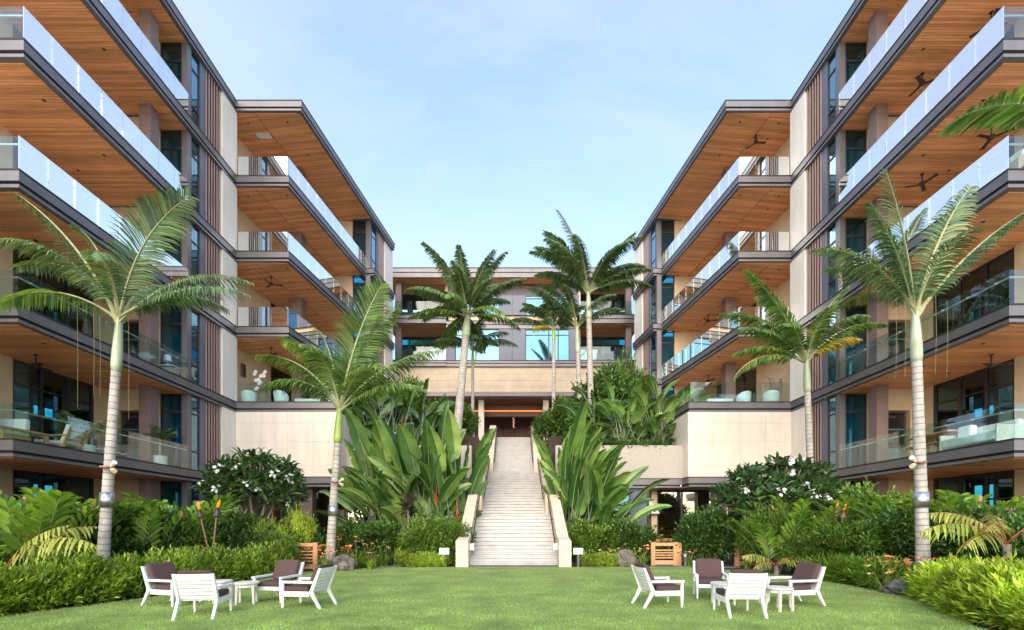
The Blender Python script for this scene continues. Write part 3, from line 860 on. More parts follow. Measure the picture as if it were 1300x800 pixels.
def make_lobby_block():
    root = empty('hotel_block', (0, 43.2, 8.4), 0, 'central hotel block across the far end above the stairs, grey panels and sky-blue windows', 'hotel building', 'hotel buildings round the courtyard')
    m = MB
    s = F / 43.2
    px = lambda p: (p - CX) / s
    pz = lambda y: EYE + (HY - y) / s
    XL, XR = -11.4, 11.4
    def band(x0, x1, y0, y1, zt, zb, name='fascia'):
        zm = zb + (zt - zb) * 0.48
        b = m().box(x0, x1, y0 - 0.03, y1, zt - 0.07, zt, 1).box(x0, x1, y0, y1, zm + 0.04, zt - 0.0705, 0).box(x0, x1, y0 + 0.08, y1, zm - 0.03, zm + 0.0395, 1).box(x0, x1, y0 + 0.02, y1, zb, zm - 0.0305, 0)
        return b.build(name, [M['metal'], M['dark']], root)
    band(XL, XR, 43.2, 52, pz(339.6), pz(351.8), 'roof_fascia')
    LB, RB = px(566), px(736)
    for (lo, hi) in ((399, 409.9), (456.8, 464.6)):
        band(XL, LB, 43.2, 47.2, pz(lo), pz(hi)); band(RB, XR, 43.2, 47.2, pz(lo), pz(hi))
        band(LB + 0.01, RB - 0.01, 43.32, 46.2, pz(lo) + (-0.5 if lo < 420 else 0), pz(hi) + (-0.45 if lo < 420 else 0))
    planks = m()
    for zs in (pz(351.8), pz(409.9)):
        y = 43.45
        while y < 46.4:
            for (a, c) in (((XL, LB - 0.1), (RB + 0.1, XR)) if zs < 22 else ((XL, XR),)):
                planks.box(a, c, y, y + 0.12, zs - 0.02, zs - 0.001)
            y += 0.135
    planks.build('soffit_planks', M['soffit'], root, kind='stuff')
    rows = ((pz(398.8), pz(374.0)), (pz(456.6), pz(417.0)))
    for ri, (z0, z1) in enumerate(rows):
        for a, c in ((566, 578), (633.7, 650.3), (650.7, 667.5), (723, 736)):
            m().box(px(a), px(c) - 0.02, 43.36, 43.6, z0, z1 + (0.0 if ri else 0.0)).build('metal_panel', M['grey'], root)
        cols = ((578, 603.4), (604.4, 633.7)) , ((667.5, 696.6), (697.4, 708.6), (709.4, 723))
        for grp in cols:
            a, c = px(grp[0][0]), px(grp[-1][1])
            zm = pz(424.5) if ri else pz(378.0)
            fr = [(a, a + 0.05, 43.42, 43.55, z0, z1), (c - 0.05, c, 43.42, 43.55, z0, z1), (a + 0.05, c - 0.05, 43.425, 43.545, zm, zm + 0.05), (a + 0.05, c - 0.05, 43.425, 43.545, z1 - 0.05, z1), (a + 0.05, c - 0.05, 43.425, 43.545, z0, z0 + 0.04)]
            pn = []
            for i, (p0, p1) in enumerate(grp):
                x0, x1 = px(p0) + (0.05 if i == 0 else 0.02), px(p1) - (0.05 if i == len(grp) - 1 else 0.02)
                pn.append((x0, x1, 43.48, 43.49, z0 + 0.04, zm)); pn.append((x0, x1, 43.48, 43.49, zm + 0.05, z1 - 0.05))
                if i: fr.append((px(p0) - 0.05, px(p0) + 0.02, 43.425, 43.545, z0 + 0.04, z1 - 0.05))
            window(root, None, False, pn, fr, M['mirror_glass'])
    m().box(LB, RB, 44.4, 44.5, pz(374), pz(352)).build('clerestory', M['frame'], root)
    m().box(LB, RB, 43.62, 44.3, pz(456.6), pz(374.1)).box(LB, LB + 0.2, 43.62, 46.9, pz(456.6), pz(374.1)).box(RB - 0.2, RB, 43.62, 46.9, pz(456.6), pz(374.1)).build('core_wall', M['beige'], root)
    # balconies either side
    for sgn, (xa, xb) in ((-1, (XL, LB)), (1, (RB, XR))):
        for z0, z1 in ((pz(398.8), pz(351.8)), (pz(456.6), pz(409.9))):
            n = 3
            w_ = (xb - xa) / n
            for kk in range(n):
                m().box(xa + kk * w_, xa + (kk + 1) * w_ - 0.02, 43.3, 43.32, z0, z0 + 1.2).build('glass_panel', M['clear_rail'], root)
            fr = [(xa, xb, 46.5, 46.6, z1 - 0.1, z1)]
            pn = []
            for kk in range(4):
                fr.append((xa + kk * (xb - xa) / 4, xa + kk * (xb - xa) / 4 + 0.08, 46.5, 46.6, z0, z1 - 0.1))
                pn.append((xa + kk * (xb - xa) / 4 + 0.08, xa + (kk + 1) * (xb - xa) / 4, 46.54, 46.55, z0, z1 - 0.1))
            window(root, None, False, pn, fr, M['tint'], 'sliding_window')
            m().box(xa, xb, 48.5, 48.6, z0, z1).build('room_wall', M['room'], root)
            xc = sgn * 10.45
            m().box(xc - 0.25, xc + 0.25, 43.9, 44.4, z0, z1).build('column', M['column'], root)
            m().box(xb - 0.25 if sgn < 0 else xa, xb if sgn < 0 else xa + 0.25, 44.6, 46.5, z0, z1).build('balcony_wall', M['beige'], root)
    # stone band, canopy and the open lobby
    zt, zb = pz(465.0), pz(498.6)
    m().box(XL, XR, 43.62, 44.2, zb, zt).build('stone_core', M['band_stone'], root)
    nx = 15
    for i in range(nx):
        for j in range(4):
            o = 0.35 if j % 2 else 0.0
            x0 = XL + (i - o) * (XR - XL) / nx
            x1 = x0 + (XR - XL) / nx - 0.012
            x0 = max(XL, x0)
            m().box(x0, x1, 43.5 + rng.uniform(0, 0.012), 43.62, zb + j * (zt - zb) / 4, zb + (j + 1) * (zt - zb) / 4 - 0.012).build('stone_block', M['band_stone'], root)
    m().box(XL, XR, 42.9, 44.0, zb - 0.38, zb).build('canopy', M['metal'], root)
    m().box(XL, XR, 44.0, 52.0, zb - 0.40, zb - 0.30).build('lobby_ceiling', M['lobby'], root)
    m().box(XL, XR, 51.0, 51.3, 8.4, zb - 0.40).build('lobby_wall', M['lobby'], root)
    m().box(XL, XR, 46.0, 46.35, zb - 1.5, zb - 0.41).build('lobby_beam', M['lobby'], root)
    m().box(XL, XR, 45.93, 45.99, zb - 1.04, zb - 0.93).build('light_strip', M['led'], root)
    m().box(-2.2, 2.2, 37.9, 52.0, 7.9, 8.395).box(XL, XR, 42.1, 52.0, 7.9, 8.39).build('lobby_floor', M['stair_stone'], root)
    for xc in (-2.95, 2.95):
        m().box(xc - 0.25, xc + 0.25, 44.1, 44.6, 8.4, zb - 0.4).build('column', M['cream'], root)
    for xc in (-1.1, 0.05):
        m().box(xc - 0.05, xc + 0.05, 50.85, 50.98, 8.4, 12.0).build('door_frame', M['black'], root)
    m().box(-3.5, 3.5, 50.86, 50.98, 10.35, 10.5).build('door_rail', M['white_fabric'], root)
    m().box(XL, XR, 52.0, 52.3, 0, pz(341)).build('rear_wall', M['beige'], root)
    return root


BL = make_near_block(-1, 'left')
BR = make_near_block(1, 'right')
WL = make_wing(-1, 'left')
WR = make_wing(1, 'right')
TL = make_garden_wall(-1, 'left')
TR = make_garden_wall(1, 'right')
CB = make_lobby_block()


# ------------------------------------------------------------------ staircase
def make_stairs():
    root = empty('staircase', (0, 19.2, 0), 0, 'long pale stone staircase rising in three flights from the lawn to the lobby', 'staircase')
    xc = 0.0
    #       v0    z0    v1    z1   steps half-width
    FL = [(19.3, 0.0, 23.3, 2.12, 13, 1.75), (24.9, 2.12, 31.0, 4.98, 17, 1.62), (32.5, 4.98, 37.7, 8.40, 20, 1.37)]
    for fi, (v0, z0, v1, z1, n, hw) in enumerate(FL):
        dv, dz = (v1 - v0) / n, (z1 - z0) / n
        for i in range(n):
            a, t = v0 + i * dv, z0 + (i + 1) * dz
            last = i == n - 1
            b = MB().box(-hw, hw, a + 0.075, a + dv + 0.02, max(0, t - dz - 0.3), t - 0.05).box(-hw, hw, a + 0.035, a + 0.0745, max(0, t - dz - 0.02), t - 0.066).box(-hw, hw, a, a + dv + 0.028, t - 0.0495, t)
            b.build('step', M['stair_stone'], root)
        nxt = FL[fi + 1][0] if fi < 2 else 38.2
        MB().box(-hw, hw, v1 + 0.03, nxt + 0.03, max(0, z1 - 0.4), z1 - 0.002).build('landing', M['stair_stone'], root)
        for sgn in (-1, 1):
            xi, xo = sgn * (hw + 0.0), sgn * (hw + (0.43 if fi == 0 else 0.36))
            if fi < 2: xo = sgn * (2.2 if fi == 0 else 2.05)
            else: xo = sgn * 1.85
            xa, xb = min(xi, xo), max(xi, xo)
            va = 18.55 if fi == 0 else v0 - 0.35
            hh = 1.0
            # wall side profile (v, z)
            if fi == 0:
                prof = [(va, 0), (va, 1.04), (v0 + 0.1, 1.16), (v1 + 0.1, z1 + 0.98), (nxt - 0.4, z1 + 0.98), (nxt - 0.4, 0)]
                xin = sgn * 1.87 
            else:
                prof = [(va, 0), (va, z0 + 0.98), (v0 + 0.1, z0 + 1.02), (v1, z1 + 0.98), (nxt - 0.36 if fi < 2 else 38.1, z1 + 0.98), (nxt - 0.36 if fi < 2 else 38.1, 0)]
            k = len(prof)
            pts = [(xa, v, z) for v, z in prof] + [(xb, v, z) for v, z in prof]
            MB().add(pts, [tuple(range(k)), tuple(range(k, 2 * k))[::-1]] + [(i, k + i, k + (i + 1) % k, (i + 1) % k) for i in range(k)]).build('stair_wall', M['cheek_stone'], root)
            if fi == 0:   # coursed blocks on the end of the wall
                zc = 0.0
                for hgt in (0.21, 0.20, 0.22, 0.19, 0.205):
                    j = rng.uniform(0.3, 0.7)
                    xm = xa + (xb - xa) * j
                    o = rng.uniform(0, 0.02)
                    MB().box(xa - 0.012, xm - 0.004, va - 0.05 - o, va, zc, zc + hgt - 0.008).build('stone_block', M['cheek_stone'], root)
                    MB().box(xm + 0.004, xb + 0.012, va - 0.05 - rng.uniform(0, 0.02), va, zc, zc + hgt - 0.008).build('stone_block', M['cheek_stone'], root)
                    zc += hgt
            # handrail on the wall's inner face
            xh = xi - sgn * 0.09
            r = MB().path([(xh, v0 - 0.05, z0 + 0.86), (xh, v1 + 0.25, z1 + 0.93)], [0.026, 0.026], 8)
            ro = r.build('handrail', M['black'], root)
            bk = MB()
            for q in (0.12, 0.5, 0.88):
                vq, zq = v0 + (v1 - v0) * q, z0 + (z1 - z0) * q
                bk.box(min(xh, xi), max(xh, xi), vq - 0.015, vq + 0.015, zq + 0.80, zq + 0.84)
            bk.build('bracket', M['black'], ro)
            if fi == 0:
                MB().box(xh - 0.11, xh + 0.11, v0 - 0.24, v0 - 0.06, 0.62, 0.90).build('rail_plate', M['steel'], root, bevel=0.02)
    return root


make_stairs()
pv = empty('paving', (0, 18.9, 0), 0)
tag(pv, kind='structure')
for i in range(7):
    x0 = -1.82 + i * 0.52
    MB().box(x0, x0 + 0.505, 18.52, 19.32, -0.02, 0.03 + 0.003 * (i % 3)).build('stone_slab', M['paving'], pv)


# ------------------------------------------------------------------ vegetation builders
def unit(a):
    return a / np.maximum(1e-6, np.linalg.norm(a, axis=-1, keepdims=True))


def leaf_quads(pos, out, length, width, up=0.35, jitter=0.6, fold=0.25, rs=nr, curl=0.0):
    """Many small pointed leaves: each is an island of 4 points, 2 triangles folded on the midrib."""
    n = len(pos)
    d = unit(out + np.array([0, 0, up]) + (rs.rand(n, 3) - 0.5) * 2 * jitter)
    ref = unit(rs.rand(n, 3) - 0.5 + np.array([0, 0, 0.9]))
    s = unit(np.cross(d, ref))
    nrm = unit(np.cross(s, d))
    L = (length * (0.65 + 0.7 * rs.rand(n)))[:, None]
    Wd = (width * (0.7 + 0.6 * rs.rand(n)))[:, None]
    b = pos
    mid = pos + d * L * 0.48
    l = mid - s * Wd / 2 + nrm * Wd * fold
    r = mid + s * Wd / 2 + nrm * Wd * fold
    t = pos + d * L - nrm * L * curl
    v = np.stack([b, l, t, r], 1).reshape(-1, 3)
    i = np.arange(n)[:, None] * 4
    tri = np.concatenate([i + np.array([[0, 2, 1]]), i + np.array([[0, 3, 2]])], 1).reshape(-1, 3)
    return v, tri


def sprigs(pos, out, up, jitter, reach, k, rs):
    """Each point becomes a shoot of k leaves along a short stem."""
    n = len(pos)
    d = unit(out + np.array([0, 0, up]) + (rs.rand(n, 3) - 0.5) * 2 * jitter)
    P, O = [], []
    L = reach * (0.6 + 0.8 * rs.rand(n, 1))
    for j in range(k):
        f = j / (k - 1)
        P.append(pos + d * L * f)
        O.append(unit(d * (0.35 + 0.9 * f) + (rs.rand(n, 3) - 0.5) * 2.0 * (1.0 - 0.5 * f)))
    return np.concatenate(P), np.concatenate(O)


def shell_points(n, rx, ry, rz, zc, clumps, cr, rs, zmin=0.02, fill=0.3):
    """Points spread through clumps that sit on an ellipsoid, plus some inside."""
    c = unit(rs.randn(clumps, 3)); c[:, 2] = np.abs(c[:, 2]) * 1.0 - 0.25
    c = unit(c)
    cen = c * np.array([rx, ry, rz]) * (0.70 + 0.25 * rs.rand(clumps, 1))
    k = rs.randint(0, clumps, n)
    d = unit(rs.randn(n, 3))
    rad = cr * (0.55 + 0.6 * rs.rand(clumps))[k][:, None] * (rs.rand(n, 1) ** 0.45)
    p = cen[k] + d * rad
    o = unit(d + 0.8 * c[k])
    m = int(n * fill)
    q = unit(rs.randn(m, 3)) * (rs.rand(m, 1) ** 0.5)
    p[:m] = q * np.array([rx, ry, rz]) * 0.85
    o[:m] = unit(q + 1e-3)
    p[:, 2] += zc
    ok = p[:, 2] > zmin
    return p[ok], o[ok]


def shrub_mesh(name, n, rx, ry, h, leaf, width, mat, seed, clumps=40, up=0.35, jitter=0.6, cr=0.32):
    rs = np.random.RandomState(seed)
    p, o = shell_points(n // 6, rx, ry, h * 0.55, h * 0.48, clumps, cr, rs)
    p, o = sprigs(p, o, up, jitter, leaf * 1.5, 6, rs)
    up, jitter = 0.12, 0.25
    v, t = leaf_quads(p, o, leaf, width, up, jitter, rs=rs, curl=0.08)
    return np_mesh(name, v, t, mat)


def stem_mesh(h, r, mat, seed, k=5, spread=0.5):
    q = random.Random(seed)
    b = MB()
    for i in range(k):
        a = 2 * PI * i / k + q.uniform(-0.4, 0.4)
        b.path([(0.06 * math.cos(a), 0.06 * math.sin(a), 0), (spread * 0.4 * math.cos(a), spread * 0.4 * math.sin(a), h * 0.5), (spread * math.cos(a), spread * math.sin(a), h)], [r, r * 0.8, r * 0.4], 5)
    return b.mesh('stem', mat)


def tiny_spots(n, rx, ry, h, size, mat, seed, top=True):
    """Separate little blossoms strewn over a shrub."""
    rs = np.random.RandomState(seed)
    d = unit(rs.randn(n, 3)); d[:, 2] = np.abs(d[:, 2])
    p = d * np.array([rx, ry, h * 0.55]) * 1.0 + np.array([0, 0, h * 0.48])
    k = 5
    P = np.repeat(p, k, 0)
    v, t = leaf_quads(P, np.repeat(d, k, 0), size, size * 0.55, 0.2, 0.9, rs=rs)
    return np_mesh('blossoms', v, t, mat)


SHRUB_PROTO = {}


def shrub(kind, px, v, label, sx=1.0, sz=1.0, rz=None, group=None, name='shrub', z=0.0, blossoms=None, x=None):
    """A copy of one of a few leafy shrubs: crown of real leaves and stems."""
    P = {
        # leaves, rx, ry, h, leaf, width, material, clumps, up, jitter, clump radius
        'dark': (9000, 1.0, 0.95, 1.9, 0.155, 0.075, M['shrub'], 46, 0.25, 0.55, 0.34),
        'mid': (9000, 1.0, 0.95, 1.8, 0.13, 0.062, M['shrub_mid'], 46, 0.4, 0.55, 0.32),
        'fine': (13000, 1.0, 0.95, 1.7, 0.085, 0.030, M['fine'], 60, 0.6, 0.5, 0.26),
        'fern': (11000, 0.95, 0.85, 1.0, 0.13, 0.034, M['fern'], 60, 0.75, 0.5, 0.24),
        'bright': (11000, 0.95, 0.9, 1.0, 0.14, 0.036, M['fern_yellow'], 60, 0.7, 0.5, 0.26),
    }[kind]
    key = (kind, rng.randint(0, 2))
    if key not in SHRUB_PROTO:
        seed = hash(kind) % 97 * 0 + {'dark': 1, 'mid': 2, 'fine': 3, 'fern': 4, 'bright': 5}[kind] * 10 + key[1]
        SHRUB_PROTO[key] = (shrub_mesh('foliage', *P[:7], seed, *P[7:]), stem_mesh(P[3] * 0.75, 0.018, M['branch'], seed, 6, P[1] * 0.55))
    fm, sm = SHRUB_PROTO[key]
    xx = at(px, v) if x is None else x
    r = empty(name, (xx, v, z), rng.uniform(0, 6.28) if rz is None else rz, label, 'shrub', group)
    r.scale = (sx, sx, sz)
    link('foliage', fm, r, kind='stuff')
    link('stem', sm, r)
    if blossoms:
        n, size, mat = blossoms
        link('blossoms', tiny_spots(n, P[1], P[2], P[3], size, mat, rng.randint(0, 9999)), r, kind='stuff')
    return r


def hedge_strip(name, pts, width, height, label, mat, n, leaf, lw, seed, up=0.7, blossoms=None, cat='hedge', wob=0.34, group=None):
    """A long hedge along a line on the ground (world points), leaves all through its outer skin."""
    rs = np.random.RandomState(seed)
    P = np.array(pts, float)
    seg = np.linalg.norm(np.diff(P, axis=0), axis=1)
    cum = np.concatenate([[0], np.cumsum(seg)])
    n = n // 6
    s = rs.rand(n) * cum[-1]
    i = np.clip(np.searchsorted(cum, s) - 1, 0, len(seg) - 1)
    f = ((s - cum[i]) / seg[i])[:, None]
    c = P[i] * (1 - f) + P[i + 1] * f
    d = (P[i + 1] - P[i]) / seg[i][:, None]
    nrm = np.stack([-d[:, 1], d[:, 0]], 1)
    a = rs.rand(n) * PI * 1.02 - 0.01
    hh = height * (0.84 + wob * np.sin(s * 2.1 + seed) * 0.5 + wob * np.sin(s * 5.3 + 1.7 * seed) * 0.4 + 0.22 * rs.rand(n))
    rr = (0.72 + 0.30 * rs.rand(n) ** 0.5) * (0.93 + 0.10 * np.sin(s * 7.7 + a * 5))
    off = np.sign(np.cos(a)) * np.abs(np.cos(a)) ** 0.6 * width / 2 * rr
    z = np.abs(np.sin(a)) ** 0.75 * hh * rr
    k = int(n * 0.10)
    z[:k] *= rs.rand(k); off[:k] *= rs.rand(k)
    z = np.maximum(0.015, z)
    x = c[:, 0] + nrm[:, 0] * off
    y = c[:, 1] + nrm[:, 1] * off
    pos = np.stack([x, y, z], 1)
    out = np.stack([nrm[:, 0] * np.cos(a), nrm[:, 1] * np.cos(a), np.sin(a)], 1)
    sp, so = sprigs(pos, out, up, 0.55, leaf * 1.5, 6, rs)
    v, t = leaf_quads(sp, so, leaf, lw, 0.12, 0.25, rs=rs, curl=0.1)
    base = P[len(P) // 2]
    r = empty(name, (base[0], base[1], 0), 0, label, cat, group)
    v = v - np.array([base[0], base[1], 0])
    link('foliage', np_mesh('foliage', v, t, mat), r, kind='stuff')
    if blossoms:
        m, size, bm = blossoms
        q = rs.choice(n, m)
        PP = np.repeat(pos[q] * [1, 1, 1.03] - np.array([base[0], base[1], 0]), 5, 0)
        v, t = leaf_quads(PP, np.repeat(out[q], 5, 0), size, size * 0.5, 0.3, 0.9, rs=rs)
        link('blossoms', np_mesh('blossoms', v, t, bm), r, kind='stuff')
    return r


# ---- palms
def frond_mesh(L, elev, droop, leaf, seed, mat, pairs=None, width=0.052, hang=0.55, base=0.10, bare=0.16, twist=0.0, vee=0.35, roll=0.0):
    """One pinnate palm frond in the XZ plane: arching rachis (material 0) and drooping leaflets (material 1)."""
    rs = np.random.RandomState(seed)
    K = 22
    s = np.linspace(0, 1, K)
    th = elev - droop * s ** 1.35
    ds = L / (K - 1)
    x = np.concatenate([[0], np.cumsum(np.cos(th[:-1]) * ds)])
    z = np.concatenate([[0], np.cumsum(np.sin(th[:-1]) * ds)])
    y = twist * s ** 2 * L
    C = np.stack([x, y, z], 1)
    T = np.gradient(C, axis=0); T = unit(T)
    side0 = np.array([0, 1.0, 0])
    V, Fq, mi = [], [], []
    # rachis: triangular tube
    rad = 0.042 * (1 - s) ** 0.8 * (L / 3.5) + 0.006
    N0 = unit(np.cross(T, side0))
    for i in range(K):
        for a in (0.5, 2.6, 4.7):
            V.append(C[i] + (side0 * math.cos(a) + -N0[i] * math.sin(a)) * rad[i] * (1.7 if i < 2 else 1))
    for i in range(K - 1):
        for j in range(3):
            Fq.append((i * 3 + j, i * 3 + (j + 1) % 3, i * 3 + 3 + (j + 1) % 3, i * 3 + 3 + j)); mi.append(0)
    pairs = pairs or int(L * 19)
    for kk in range(pairs):
        f = bare + (1 - bare) * (kk + 0.5) / pairs
        for sg in (-1, 1):
            ff = min(0.999, f + rs.uniform(-0.004, 0.004))
            q = ff * (K - 1); i = int(q); w = q - i
            p = C[i] * (1 - w) + C[i + 1] * w
            t = T[i]
            n = -N0[i]                                        # upper side of the rachis
            sdv = side0 * math.cos(R(roll)) + n * math.sin(R(roll)); n = n * math.cos(R(roll)) - side0 * math.sin(R(roll))
            prof = (0.42 + 0.58 * math.sin(PI * min(1, (f - bare) / (1 - bare) * 0.92 + 0.10))) * (1.0 if f < 0.9 else 0.85)
            ll = leaf * prof * rs.uniform(0.88, 1.1)
            ww = width * (0.75 + 0.25 * prof) * rs.uniform(0.85, 1.15)
            fw = 0.35 + 0.75 * f + rs.uniform(-0.06, 0.06)
            up = vee * (1 - 0.5 * f) + rs.uniform(-0.15, 0.15)
            d = sdv * sg + t * fw + n * up
            d = d / np.linalg.norm(d)
            g = np.array([0, 0, -1.0])
            h = hang * rs.uniform(0.6, 1.3)
            d2 = d + g * h; d2 /= np.linalg.norm(d2)
            d3 = d + g * h * 2.3; d3 /= np.linalg.norm(d3)
            wv = np.cross(d, n); wv = t * 0.75 + n * 0.5 * sg * 0.3
            wv = wv - d * np.dot(wv, d); wv /= max(1e-6, np.linalg.norm(wv))
            b0 = p
            b1 = p + d * ll * 0.38
            b2 = b1 + d2 * ll * 0.34
            b3 = b2 + d3 * ll * 0.30
            j0 = len(V)
            V += [b0 - wv * ww * 0.25, b0 + wv * ww * 0.25, b1 - wv * ww * 0.5, b1 + wv * ww * 0.5, b2 - wv * ww * 0.42, b2 + wv * ww * 0.42, b3]
            Fq += [(j0, j0 + 1, j0 + 3, j0 + 2), (j0 + 2, j0 + 3, j0 + 5, j0 + 4), (j0 + 4, j0 + 5, j0 + 6)]; mi += [1, 1, 1]
    me = bpy.data.meshes.new('frond')
    me.from_pydata([tuple(p) for p in V], [], Fq)
    me.materials.append(M['rachis']); me.materials.append(mat)
    me.polygons.foreach_set('material_index', mi)
    me.update()
    return me


def palm(base, top, shaft, r0, fronds, label, mat='palm', leaf=0.62, shaft_mat='crownshaft', group='palms in the courtyard', strands=(), rat_guard=None, width=0.052, seed=0, bow=0.0, size=1.0):
    """base, top: trunk from the ground to the bottom of the crownshaft; fronds: (azimuth, elevation, length, droop[, opts])."""
    base, top = Vector(base), Vector(top)
    root = empty('palm_tree', base, 0, label, 'palm tree', group)
    H = (top - base).length
    ax = top - base
    n = max(18, int(H / 0.16))
    pts, rad = [], []
    q = random.Random(seed)
    for i in range(n * 2 + 1):
        s = (i // 2 + (0.16 if i % 2 else 0.0)) / n
        c = Vector((bow * math.sin(PI * s), 0, 0))
        pts.append(ax * s + c)
        fl = 1.0 + 0.45 * math.exp(-s * 14)
        rr = r0 * fl * (1.0 - 0.28 * s)
        rad.append(rr * (1.0 if i % 2 else 1.035 + 0.03 * q.random()))
    tb = MB().path(pts, rad, 14)
    tb.m = [1 if (j // 14) % 2 == 0 and j < 28 * n else 0 for j in range(len(tb.f))]
    tb.build('trunk', [M['trunk'], M['bark_scar']], root, smooth=True, world=False)
    up = ax.normalized()
    sp = [ax + up * (shaft * f) for f in (-0.02, 0.12, 0.35, 0.65, 0.9, 1.05)]
    rt = r0 * 0.74
    MB().path(sp, [rt, rt * 1.22, rt * 1.18, rt * 0.95, rt * 0.72, rt * 0.4], 12).build('crownshaft', M[shaft_mat], root, smooth=True, world=False)
    crown = ax + up * shaft * 0.92
    for i, fr in enumerate(fronds):
        az, el, L, dr = fr[:4]
        L *= size
        o = dict(fr[4]) if len(fr) > 4 else {}
        mm = M[o.pop('mat', mat)]
        lab = o.pop('label', None)
        me = frond_mesh(L, R(el), R(dr), o.pop('leaf', leaf), seed * 50 + i, mm, width=o.pop('width', width), **o)
        f = link('frond', me, root, crown + up * q.uniform(-0.12, 0.05), (0, 0, R(az)))
        if lab: f['label'] = lab
    for (dx, dy, l0, l1) in strands:
        p0 = crown + Vector((dx, dy, l0))
        MB().path([p0, p0 + Vector((0.02, 0, -(l1) * 0.5)), p0 + Vector((0, 0.01, -l1))], [0.005, 0.004, 0.0035], 4).build('hanging_strand', M['strand'], root, world=False)
    if rat_guard:
        z0, z1, rg = rat_guard
        s = ((z0 + z1) / 2 - base.z) / (top.z - base.z)
        c = ax * s
        MB().lathe([(rg, z0 - base.z), (rg, z1 - base.z)], 16, (c.x, c.y)).build('metal_band', M['steel'], root, smooth=True, world=False)
    return root


# ---- big paddle leaves (giant bird of paradise, heliconia, ti)
def paddle_mesh(L, wid, pet, elev, bend, seed, mat, ragged=0.4, pr=0.022, turn=0.0):
    """Petiole (material 0) from the ground and a long blade with a pale midrib (material 1), in the XZ plane."""
    rs = np.random.RandomState(seed)
    KP, KB = 6, 12
    el = R(elev)
    pts, th = [np.zeros(3)], el
    for i in range(KP):
        th -= R(bend) * 0.22 / KP
        pts.append(pts[-1] + np.array([math.cos(th), 0, math.sin(th)]) * pet / KP)
    blade = [pts[-1]]
    ang = [th]
    for i in range(KB):
        th -= R(bend) * 0.78 / KB * (0.4 + 1.2 * i / KB)
        blade.append(blade[-1] + np.array([math.cos(th), 0, math.sin(th)]) * L / KB)
        ang.append(th)
    b = MB()
    allp = pts + blade[1:]
    rr = [pr * (1.25 - 0.5 * i / KP) for i in range(KP + 1)] + [pr * 0.72 * (1 - (i + 1) / KB) + 0.003 for i in range(KB)]
    b.path(allp, rr, 5, 0)
    fold = rs.uniform(0.15, 0.42)
    roll = rs.uniform(-0.3, 0.3)
    for sg in (-1, 1):
        v = []
        cut = set(np.nonzero(rs.rand(KB + 1) < ragged * 0.35)[0])
        for i in range(KB + 1):
            f = i / KB
            w = wid * 0.5 * (math.sin(PI * min(1, 0.06 + 0.94 * f) ** 0.72)) ** 0.65 if f < 1 else 0
            w *= 1 + 0.06 * math.sin(i * 2.3 + seed)
            n = np.array([-math.sin(ang[i]), 0, math.cos(ang[i])])
            t = np.array([math.cos(ang[i]), 0, math.sin(ang[i])])
            Y = np.array([0, math.cos(turn), 0]) + n * math.sin(turn)
            N = n * math.cos(turn) - np.array([0, math.sin(turn), 0])
            lift = fold + roll * sg * 0.6
            e1 = Y * sg * math.cos(lift) + N * math.sin(lift)
            lift2 = lift - 0.55
            e2 = Y * sg * math.cos(lift2) + N * math.sin(lift2)
            n = N
            wav = math.sin(i * 1.9 + seed * 1.3 + sg) * 0.03 * wid
            m0 = blade[i] + n * 0.006
            m1 = m0 + e1 * w * 0.5 + t * w * 0.12
            m2 = m1 + e2 * w * 0.5 + n * wav + t * w * 0.2
            v += [m0, m1, m2]
        f_ = []
        for i in range(KB):
            a, c = i * 3, (i + 1) * 3
            f_.append((a, a + 1, c + 1, c) if sg > 0 else (a, c, c + 1, a + 1))
            if i in cut and 1 < i < KB - 2:
                k0 = len(v)
                v.append(v[a + 2] * 0.45 + v[c + 2] * 0.55 - (v[a + 2] - v[a + 1]) * 0.25)
                f_.append((a + 1, a + 2, k0, c + 1) if sg > 0 else (a + 1, c + 1, k0, a + 2))
            else:
                f_.append((a + 1, a + 2, c + 2, c + 1) if sg > 0 else (a + 1, c + 1, c + 2, a + 2))
        b.add(v, f_, 1)
    return b.mesh('leaf', [M['petiole'], M[mat] if isinstance(mat, str) else mat], smooth=True)


PADDLES = {}


def paddle(key, L, wid, pet, elev, bend, mat, variants=4, ragged=0.4, pr=0.022):
    k = (key, rng.randint(0, variants - 1))
    if k not in PADDLES:
        q = random.Random(str(k))
        PADDLES[k] = paddle_mesh(L * q.uniform(0.9, 1.1), wid * q.uniform(0.85, 1.15), pet, elev, bend, q.randint(0, 9999), mat, ragged, pr, (0.95, -0.95, 0.5, -0.6, 1.25, 0.1)[k[1] % 6] if variants > 4 else 0.0)
    return PADDLES[k]


def paddle_clump(base, label, spec, n, spread, name='bird_of_paradise', cat='plant', mat='paddle', group=None, extra=(), z=0.0, shy=0):
    """spec: list of (petiole length, blade length, blade width, elevation, bend, share)."""
    root = empty(name, (*base, z), 0, label, cat, group)
    for i in range(n):
        sp = rng.choices(spec, [s[5] for s in spec])[0]
        pet, L, wid, el, bend, _ = sp
        az = rng.uniform(0, 2 * PI)
        if shy and shy * math.cos(az) > 0.15 and (el < 82 or bend > 28): az = PI - az      # kept clear of the stairs
        rr = spread * math.sqrt(rng.random())
        a2 = rng.uniform(0, 2 * PI)
        me = paddle((mat,) + sp, L, wid, pet, el, bend, mat, 6)
        link('leaf', me, root, (spread_x(rr, a2), rr * math.sin(a2) * 0.7, 0), (rng.uniform(-0.08, 0.08), rng.uniform(-0.10, 0.10), az), rng.uniform(0.82, 1.12))
    for (x, y, az, pet, L, wid, el, bend) in extra:
        me = paddle_mesh(L, wid, pet, el, bend, rng.randint(0, 9999), mat, turn=rng.choice((-1.1, -0.8, 0.8, 1.1)))
        link('leaf', me, root, (x, y, 0), (0, 0, R(az)))
    return root


def spread_x(r, a):
    return r * math.cos(a)


